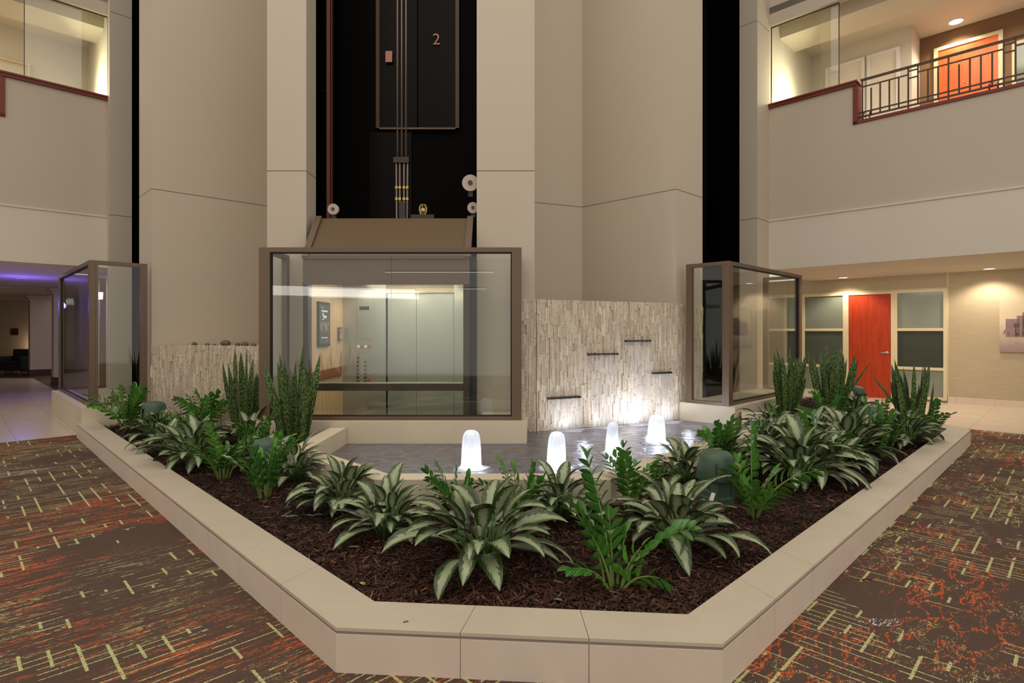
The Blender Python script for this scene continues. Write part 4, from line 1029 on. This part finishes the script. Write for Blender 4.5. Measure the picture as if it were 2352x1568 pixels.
# silver plants: (x, y, size, n, flat, label)
AG = [
 (-.20, 3.20, 1.30, 34, 1.15, 'largest silver-leaf plant at the front centre of the bed'),
 (-.83, 3.62, 1.02, 32, 1.0, 'silver-leaf plant just left of the largest front one'),
 (-1.30, 4.16, 1.02, 34, 1.0, 'silver-leaf plant against the pool rim, left of centre'),
 (-1.95, 4.98, .98, 28, .95, 'silver-leaf plant right behind the glossy plant by the left speaker'),
 (-3.16, 5.55, 1.24, 40, 1.1, 'silver-leaf plant near the left curb, overhanging the mulch'),
 (-4.45, 6.95, 1.05, 34, 1.05, 'silver-leaf plant in front of the leftmost green speaker'),
 (-3.16, 6.65, 1.05, 32, 1.0, 'silver-leaf plant in front of the leftmost snake plant'),
 (.30, 3.98, .98, 32, .9, 'silver-leaf plant at the pool rim behind the front glossy plant'),
 (.97, 3.42, 1.16, 36, 1.1, 'silver-leaf plant right of the bright front glossy plant'),
 (1.42, 4.82, 1.02, 32, .95, 'silver-leaf plant left of the big right speaker, at the pool rim'),
 (2.66, 6.05, 1.08, 34, 1.0, 'silver-leaf plant farthest back along the right pool rim'),
 (2.46, 4.92, 1.45, 48, 1.15, 'wide silver-leaf plant right of the big right speaker'),
 (3.36, 5.75, 1.36, 46, 1.1, 'wide silver-leaf plant in the middle of the right arm'),
 (3.55, 6.75, 1.08, 36, 1.05, 'silver-leaf plant in front of the middle snake plants'),
 (4.50, 6.55, 1.10, 36, 1.05, 'silver-leaf plant before the domed speaker near the right end'),
 (4.60, 7.75, 1.15, 34, 1.0, 'dark silver-leaf plant hiding the farthest speaker base'),
 (3.95, 6.35, 1.1, 34, 1.0, 'silver-leaf plant between the two right glossy plants, behind the wide one'),
 (2.95, 5.25, 1.0, 26, .9, 'silver-leaf plant squeezed between the two widest ones'),
 (3.0, 6.75, 1.0, 28, 1.0, 'silver-leaf plant at the corner of the back pool curb'),
 (-2.45, 5.45, .95, 26, 1.0, 'silver-leaf plant behind the left green speaker'),
 (-3.75, 6.1, 1.0, 28, 1.0, 'silver-leaf plant in the middle of the left arm'),
 (2.0, 5.45, .95, 26, .9, 'silver-leaf plant behind the big right speaker'),
]
for i, (x, y, s, n, fl, lab) in enumerate(AG): aglaonema(x, y, s, 100 + i, lab, int(n * 1.35), fl)
# zz plants
zz_plant(.50, 2.90, 1.12, 7, 'bright glossy plant with one tall frond at the front of the bed',
         [(118, 22, .60), (165, 30, .42), (160, 18, .34), (15, 62, .46), (60, 35, .26), (200, 60, .24), (340, 70, .2), (100, 10, .3), (30, 40, .22)])
zz_plant(1.68, 4.02, 1.10, 8, 'bushy glossy plant in front of the big right speaker',
         [(70, 8, .56), (172, 34, .32), (215, 30, .26), (2, 58, .50), (130, 14, .34), (300, 40, .25), (240, 22, .24), (20, 30, .32), (330, 20, .2)])
ZZ = [
 (-1.98, 4.42, 1.12, 9, 'bushy glossy plant in front of the left green speaker'),
 (-.44, 4.05, .88, 8, 'glossy plant against the pool rim between two silver plants'),
 (.02, 3.92, .92, 7, 'bright glossy plant behind the largest silver plant'),
 (.84, 4.18, .98, 8, 'dark glossy plant at the right front corner of the pool'),
 (1.96, 5.40, 1.05, 8, 'glossy plant leaning over the right pool rim'),
 (2.86, 5.40, 1.05, 6, 'bright glossy plant between two wide silver plants'),
 (3.86, 5.95, 1.20, 8, 'light green glossy plant near the right curb'),
 (3.05, 6.45, 1.1, 6, 'bright glossy plant by the back of the right pool rim'),
 (4.1, 7.45, 1.2, 7, 'glossy plant at the foot of the middle snake plants'),
 (4.98, 6.85, .95, 8, 'glossy plant at the foot of the rightmost snake plant'),
 (4.55, 7.2, .95, 7, 'glossy plant between the two far right speakers'),
 (-5.22, 7.55, 1.30, 12, 'dense glossy plant at the far left corner of the bed'),
 (-4.15, 7.45, 1.20, 10, 'dark glossy plant right of the leftmost speaker, by the low wall'),
 (-3.75, 6.55, 1.10, 10, 'bright glossy plant between two silver plants on the left'),
 (-2.62, 5.05, 1.05, 9, 'glossy plant between the left curb and the left speaker'),
 (-2.75, 6.1, .98, 9, 'glossy plant at the foot of the second snake plant'),
]
for i, (x, y, s, n, lab) in enumerate(ZZ): zz_plant(x, y, s, 200 + i, lab, n=n)
snake_plant(-3.45, 7.18, 1.40, .9, 301, 'leftmost snake plant, before the low stone wall', 15)
snake_plant(-2.46, 6.28, 1.26, 1.0, 302, 'snake plant in front of the central glass enclosure', 20)
snake_plant(4.0, 8.35, 1.12, 1.0, 303, 'snake plant beside the right glass enclosure', 24)
snake_plant(4.52, 8.12, 1.30, 1.1, 304, 'middle snake plant in front of the frosted window', 26, extra=((0, 52, .95),))
snake_plant(4.98, 7.12, 1.12, 1.2, 305, 'rightmost snake plant at the end of the bed', 20, extra=((175, 55, .85),))

# ------------------------------------------------------------------ green garden speakers
def speaker(x, y, s, label):
    z = mz(x, y) - .008; g = empty('garden_speaker', (x, y, z), label, 'speaker', 'green domed garden speakers')
    bm = B(); lathe(bm, [(.150, .205), (.153, .21), (.125, .365), (.118, .385), (.095, .405), (.05, .418), (.001, .421)], 40, cap=True)
    link('hood', bm, M['spk'], g, smooth=False).scale = (s, s, s)
    bm = B(); lathe(bm, [(.125, 0), (.125, .075), (.118, .08), (.11, .085), (.11, .20)], 32); o = link('base', bm, M['spk'], g); o.scale = (s, s, s)
    bm = B()
    for k in range(4):
        a = R(-115 + k * 90); c_, s_ = math.cos(a), math.sin(a)
        def T(p): return Vector((p[0] * c_ - p[1] * s_, p[0] * s_ + p[1] * c_, p[2]))
        box(bm, .10, .130, -.028, .028, .0, .205, T)
    o = link('support_rib', bm, M['spk'], g, bevel=.003); o.scale = (s, s, s)
    bm = B(); a = R(-115); box(bm, -.0015, .0015, -.155, -.118, .21, .345); o = link('hood_seam', bm, M['slot'], g); o.scale = (s, s, s); o.rotation_euler[2] = R(-18)
    for p in g.children:
        if p.name.startswith('hood') and not p.name.startswith('hood_seam'): p.data.polygons.foreach_set('use_smooth', [True] * len(p.data.polygons))
speaker(1.52, 4.32, 1.0, 'large green domed speaker behind a glossy plant, right of the pool')
speaker(-2.16, 4.88, .95, 'green domed speaker at the left corner of the pool')
speaker(-4.68, 7.28, 1.05, 'leftmost green domed speaker, near the left glass enclosure')
speaker(4.98, 8.35, 1.08, 'farthest green domed speaker, in front of the red door')
speaker(4.20, 6.72, 1.05, 'low green domed speaker half hidden near the right end')

# ------------------------------------------------------------------ small things
def loose_leaf(x, y, az, L, label, mat):
    bm = B(); uvl = bm.loops.layers.uv.new('UVMap'); blade(bm, uvl, (0, 0, 0), dirv(az, .12), (0, 0, 1), L, L * .2, .5, .3, lance, 6)
    o = link('fallen_leaf', bm, mat, smooth=True); o.location = (x, y, mz(x, y) + .012); tag(o, label, 'leaf', 'fallen leaves on the mulch')
loose_leaf(-1.02, 3.40, .1, .09, 'yellow fallen leaf under the silver plant left of centre', M['yleaf'])
loose_leaf(-.78, 2.90, 2.4, .07, 'pale green fallen leaf near the left front curb corner', M['yleaf'])
loose_leaf(-.98, 2.93, 2.9, .045, 'tiny pale leaf scrap left of the other one at the curb corner', M['yleaf'])
loose_leaf(.22, 2.72, 2.8, .06, 'small green fallen leaf in front of the largest silver plant', M['stem'])
loose_leaf(2.82, 4.92, .6, .10, 'yellow drooping leaf fallen right of the wide silver plant', M['yleaf'])
for i, (x, y, az, lab) in enumerate(((-1.66, 3.98, .1, 'teal plastic strip on the mulch, left of the two'), (-1.50, 4.02, .25, 'teal plastic strip on the mulch, right of the two'))):
    bm = B(); z = mz(x, y) + .012
    tube(bm, [(k * .022, .006 * math.sin(k * 1.7 + i), .004 * math.sin(k * 2.3)) for k in range(6)], .0045, 6)
    o = link('plastic_strip', bm, M['teal'], smooth=True); o.location = (x, y, z); o.rotation_euler[2] = az; tag(o, lab, 'strip', 'teal strips on the mulch')
bm = B(); tube(bm, [(-.10, -.03, 0), (-.08, 0, .05), (-.02, .03, .085), (.04, .04, .10), (.10, .05, .105)], .005, 8)
o = link('drip_hose', bm, M['teal'], smooth=True); o.location = (-1.62, 4.22, mz(-1.62, 4.22)); tag(o, 'teal drip hose arching out beside the left glossy plant', 'hose')
g = empty('plant_tag', (1.17, 3.62, mz(1.17, 3.62)), 'small white plant tag on a wire hook', 'plant tag')
bm = B(); box(bm, -.012, .014, -.001, .001, .22, .28); bm.transform(Matrix.Rotation(R(18), 4, 'Y')); link('tag_card', bm, M['white'], g)
bm = B(); tube(bm, [(.0, 0, .0), (.03, 0, .15), (.062, 0, .23), (.06, 0, .27), (.04, 0, .29), (.02, 0, .275)], .0015, 6); link('wire', bm, M['steel'], g)
bm = B(); tube(bm, [(-.03, 0, .006), (.0, .006, .007), (.03, .002, .006)], .004, 6); tube(bm, [(0, .006, .007), (.026, .02, .008)], .002, 5)
o = link('twig', bm, M['twig']); o.location = (2.03, 3.28, .006); tag(o, 'small dark twig lying on the right carpet', 'twig')
bm = B(); tube(bm, [(0, 0, .002), (.012, .002, .006), (.02, .008, .002)], .002, 5); o = link('crumb', bm, M['twig']); o.location = (-.49, 2.43, .2); tag(o, 'tiny brown crumb on the front curb top', 'debris')
# lobby lamps that the glass mirrors: long linear lights behind the viewpoint
def linear_lamp(x, y, z, L, label):
    g = empty('linear_ceiling_lamp', (x, y, z), label, 'lamp', 'long ceiling lamps of the lobby')
    bm = B(); box(bm, -L / 2, L / 2, -.05, .05, 0, .05); link('housing', bm, M['white'], g)
    bm = B(); box(bm, -L / 2 + .02, L / 2 - .02, -.04, .04, -.012, 0); link('diffuser', bm, M['lampglow'], g)
linear_lamp(-2.4, -4.0, 3.3, 3.4, 'long ceiling lamp behind the viewpoint, nearer one')
linear_lamp(-2.2, -5.5, 2.9, 2.4, 'long ceiling lamp behind the viewpoint, farther one')
